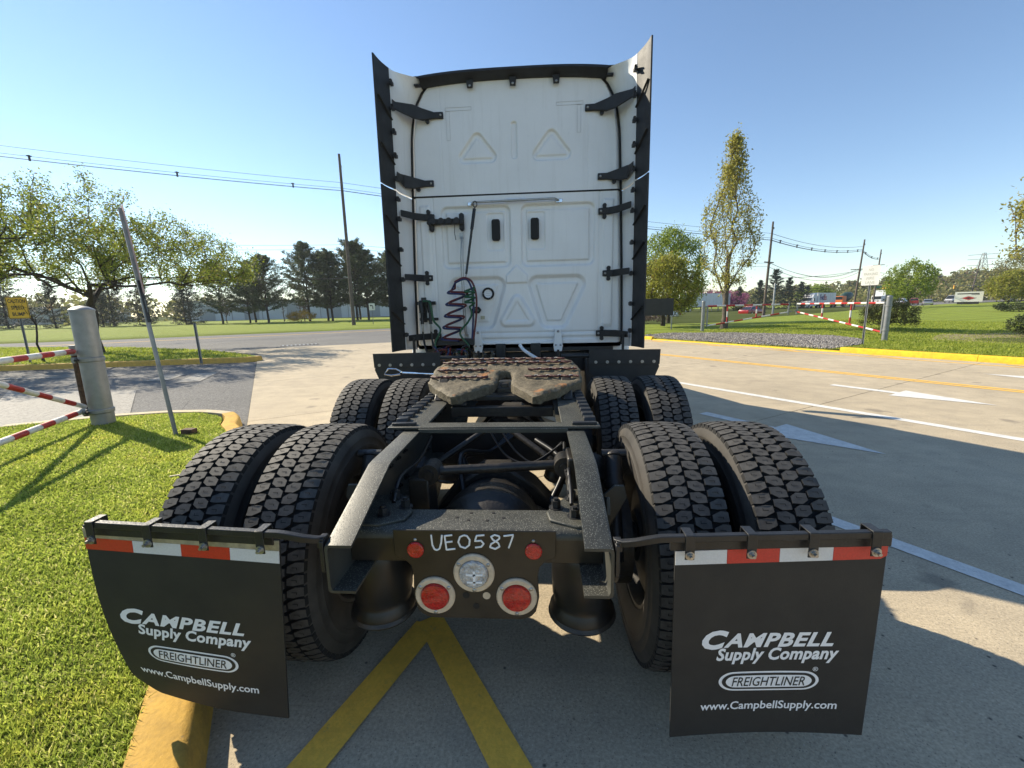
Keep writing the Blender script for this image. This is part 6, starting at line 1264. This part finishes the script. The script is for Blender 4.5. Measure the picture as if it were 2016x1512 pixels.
def tractor(o, x0, paint):
    """x0: front bumper; truck looks towards +x"""
    b = MB(); secs = []
    for x, z0, z1, w_ in ((0, .55, 1.35, .95), (-.15, .5, 1.6, 1.05), (-1.3, .6, 1.95, 1.1), (-1.75, .7, 2.05, 1.15), (-2.3, .8, 2.85, 1.2), (-2.75, .8, 3.55, 1.22), (-3.6, .8, 3.95, 1.24), (-4.1, .8, 4.0, 1.24)): secs.append([(x0+x, -w_, z0), (x0+x, -w_, z1-.15), (x0+x, -w_+.15, z1), (x0+x, w_-.15, z1), (x0+x, w_, z1-.15), (x0+x, w_, z0)])
    b.loft(secs); b.build('cab', M[paint], o, bevel=.04); b = MB(); b.add([(x0-1.72, -1.02, 2.08), (x0-1.72, 1.02, 2.08), (x0-2.24, 1.06, 2.80), (x0-2.24, -1.06, 2.80)], [(0, 1, 2, 3)]); g = b.build('windscreen', M['car_glass'], o); g.location = (.03, 0, .03)
    for s in (-1, 1): b = MB(); b.prism([(-2.35, 2.0), (-3.2, 2.0), (-3.2, 2.75), (-2.6, 2.75)], lambda u, v, h: (x0+u, s*(1.225+h), v), 0, .02); b.build('side_window', M['car_glass'], o); b = MB(); b.box((x0-1.9, s*1.5, 2.25), (.15, .2, .7)); b.build('mirror', M['trailer_white'], o, bevel=.03); b = MB(); b.box((x0-.05, s*.75, 1.05), (.12, .35, .22)); b.build('headlight', M['lamp_white'], o)
    b = MB(); b.box((x0+.03, 0, 1.15), (.05, .9, .6)); b.build('grille', M['car_glass'], o); b = MB(); b.box((x0-4.6, 0, .85), (3.4, .9, .3)); b.build('chassis', M['box_grey'], o)
    for x in (-1.0, -5.0, -6.2):
        for y in (-1.0, 1.0): wheel_far(o, x0+x, y, .52, .34 if x > -2 else .55)
def trailer(o, x0, L, text=False):
    b = MB(); b.box((x0-L/2, 0, 2.62), (L, 2.56, 2.75)); bx_ = b.build('trailer_box', M['trailer_white'], o, bevel=.03); b = MB(); b.box((x0-L/2, 0, 1.15), (L*.98, 1.0, .22)); b.build('trailer_frame', M['box_grey'], o)
    for k in range(1, int(L/1.2)):
        for s in (-1, 1): b = MB(); b.box((x0-1.2*k, s*1.285, 2.62), (.03, .015, 2.6)); b.build('wall_post', M['car_rim'], o)
    for x in ((-L+1.0,) if L < 10 else (-L+1.2, -L+2.5)):
        for y in (-1.0, 1.0): wheel_far(o, x0+x, y, .5, .55)
    for s in (-1, 1): b = MB(); b.box((x0-L*.22, s*.8, .62), (.14, .14, 1.0)); b.build('landing_leg', M['box_grey'], o)
    return bx_
fx = thing('delivery_lorry', 'white lorry with a white trailer lettered in purple coming along the road', 'truck', put(65.6, 109.4), HEAD+PI)
tractor(fx, 0, 'trailer_white'); trailer(fx, -4.6, 9.0)
for s in (1,):
    fn = lambda u, v: (-5.5-u*1.0, 1.31, v); lettering(fx, 'Fed', fn, .0, 2.2, 2.0, 1.4, M['purple'], .03); lettering(fx, 'Ex', fn, 2.1, 2.2, 1.3, 1.4, M['sign_red'], .03)
    lettering(fx, 'FedEx', lambda u, v: (-2.36-(v-2.95)*.55+.06, -.45+u, v), .0, 3.0, .9, .28, M['purple'], .02)
pt_ = thing('parked_trailer', 'long white box trailer parked behind the green trees', 'trailer', (42.5, 98.9, -.30), HEAD); trailer(pt_, 0, 16.0)
mx_ = thing('mixer_lorry', 'orange lorry with a dark green tapered drum behind the delivery lorry', 'truck', put(80.8, 119.8), HEAD+PI); b = MB(); b.lathe((-2.4, 0, 2.1), (-7.4, 0, 3.3), [(0, .7), (.15, 1.15), (.5, 1.25), (.85, .8), (1, .45)], 20); b.build('drum', M['drum_green'], mx_); b = MB(); b.box((-4, 0, 1.1), (7.6, 1.0, .35)); b.build('chassis', M['orange'], mx_); b = MB(); b.box((-1.2, 0, 1.9), (1.9, 2.3, 1.9)); b.build('cab', M['orange'], mx_, bevel=.1); b = MB(); b.box((-.28, 0, 2.3), (.08, 2.0, .8)); b.build('windscreen', M['car_glass'], mx_)
for x in (-1.1, -5.2, -6.4):
    for y in (-1, 1): wheel_far(mx_, x, y, .52, .45)
bt = thing('box_lorry', 'white fronted box lorry with dark grey sides behind the fire lane sign', 'truck', put(90.5, 119.5), HEAD+PI); b = MB(); b.box((-4.9, 0, 2.45), (6.4, 2.5, 2.9)); b.build('cargo_box', M['box_grey'], bt, bevel=.03); b = MB(); b.box((-1.62, 0, 2.5), (.2, 2.56, 2.96)); b.build('box_front', M['trailer_white'], bt, bevel=.03); b = MB(); b.box((-.8, 0, 1.6), (1.7, 2.3, 2.0)); b.build('cab', M['trailer_white'], bt, bevel=.12); b = MB(); b.box((.06, 0, 2.05), (.06, 2.0, .75)); b.build('windscreen', M['car_glass'], bt); b = MB(); b.box((.06, 0, .8), (.1, 2.2, .4)); b.build('bumper', M['orange'], bt)
for x in (-1.0, -6.2):
    for y in (-1, 1): wheel_far(bt, x, y, .5, .4)
# ------------------------------------------------------------------ morning haze
def haze():
    b = MB(); b.box((120, 130, 29.5), (620, 560, 61)); m = bpy.data.materials.new('haze'); m.use_nodes = True; nt = m.node_tree; nt.nodes.remove(nt.nodes['Principled BSDF'])
    v = nt.nodes.new('ShaderNodeVolumePrincipled'); v.inputs['Density'].default_value = 0.0003; v.inputs['Color'].default_value = (.86, .91, .97, 1); v.inputs['Anisotropy'].default_value = .35
    nt.links.new(v.outputs[0], nt.nodes['Material Output'].inputs['Volume']); o = b.build('haze', m, smooth=0); tag(o, 'thin pale morning haze over the far ground', 'haze', kind='stuff')
haze()
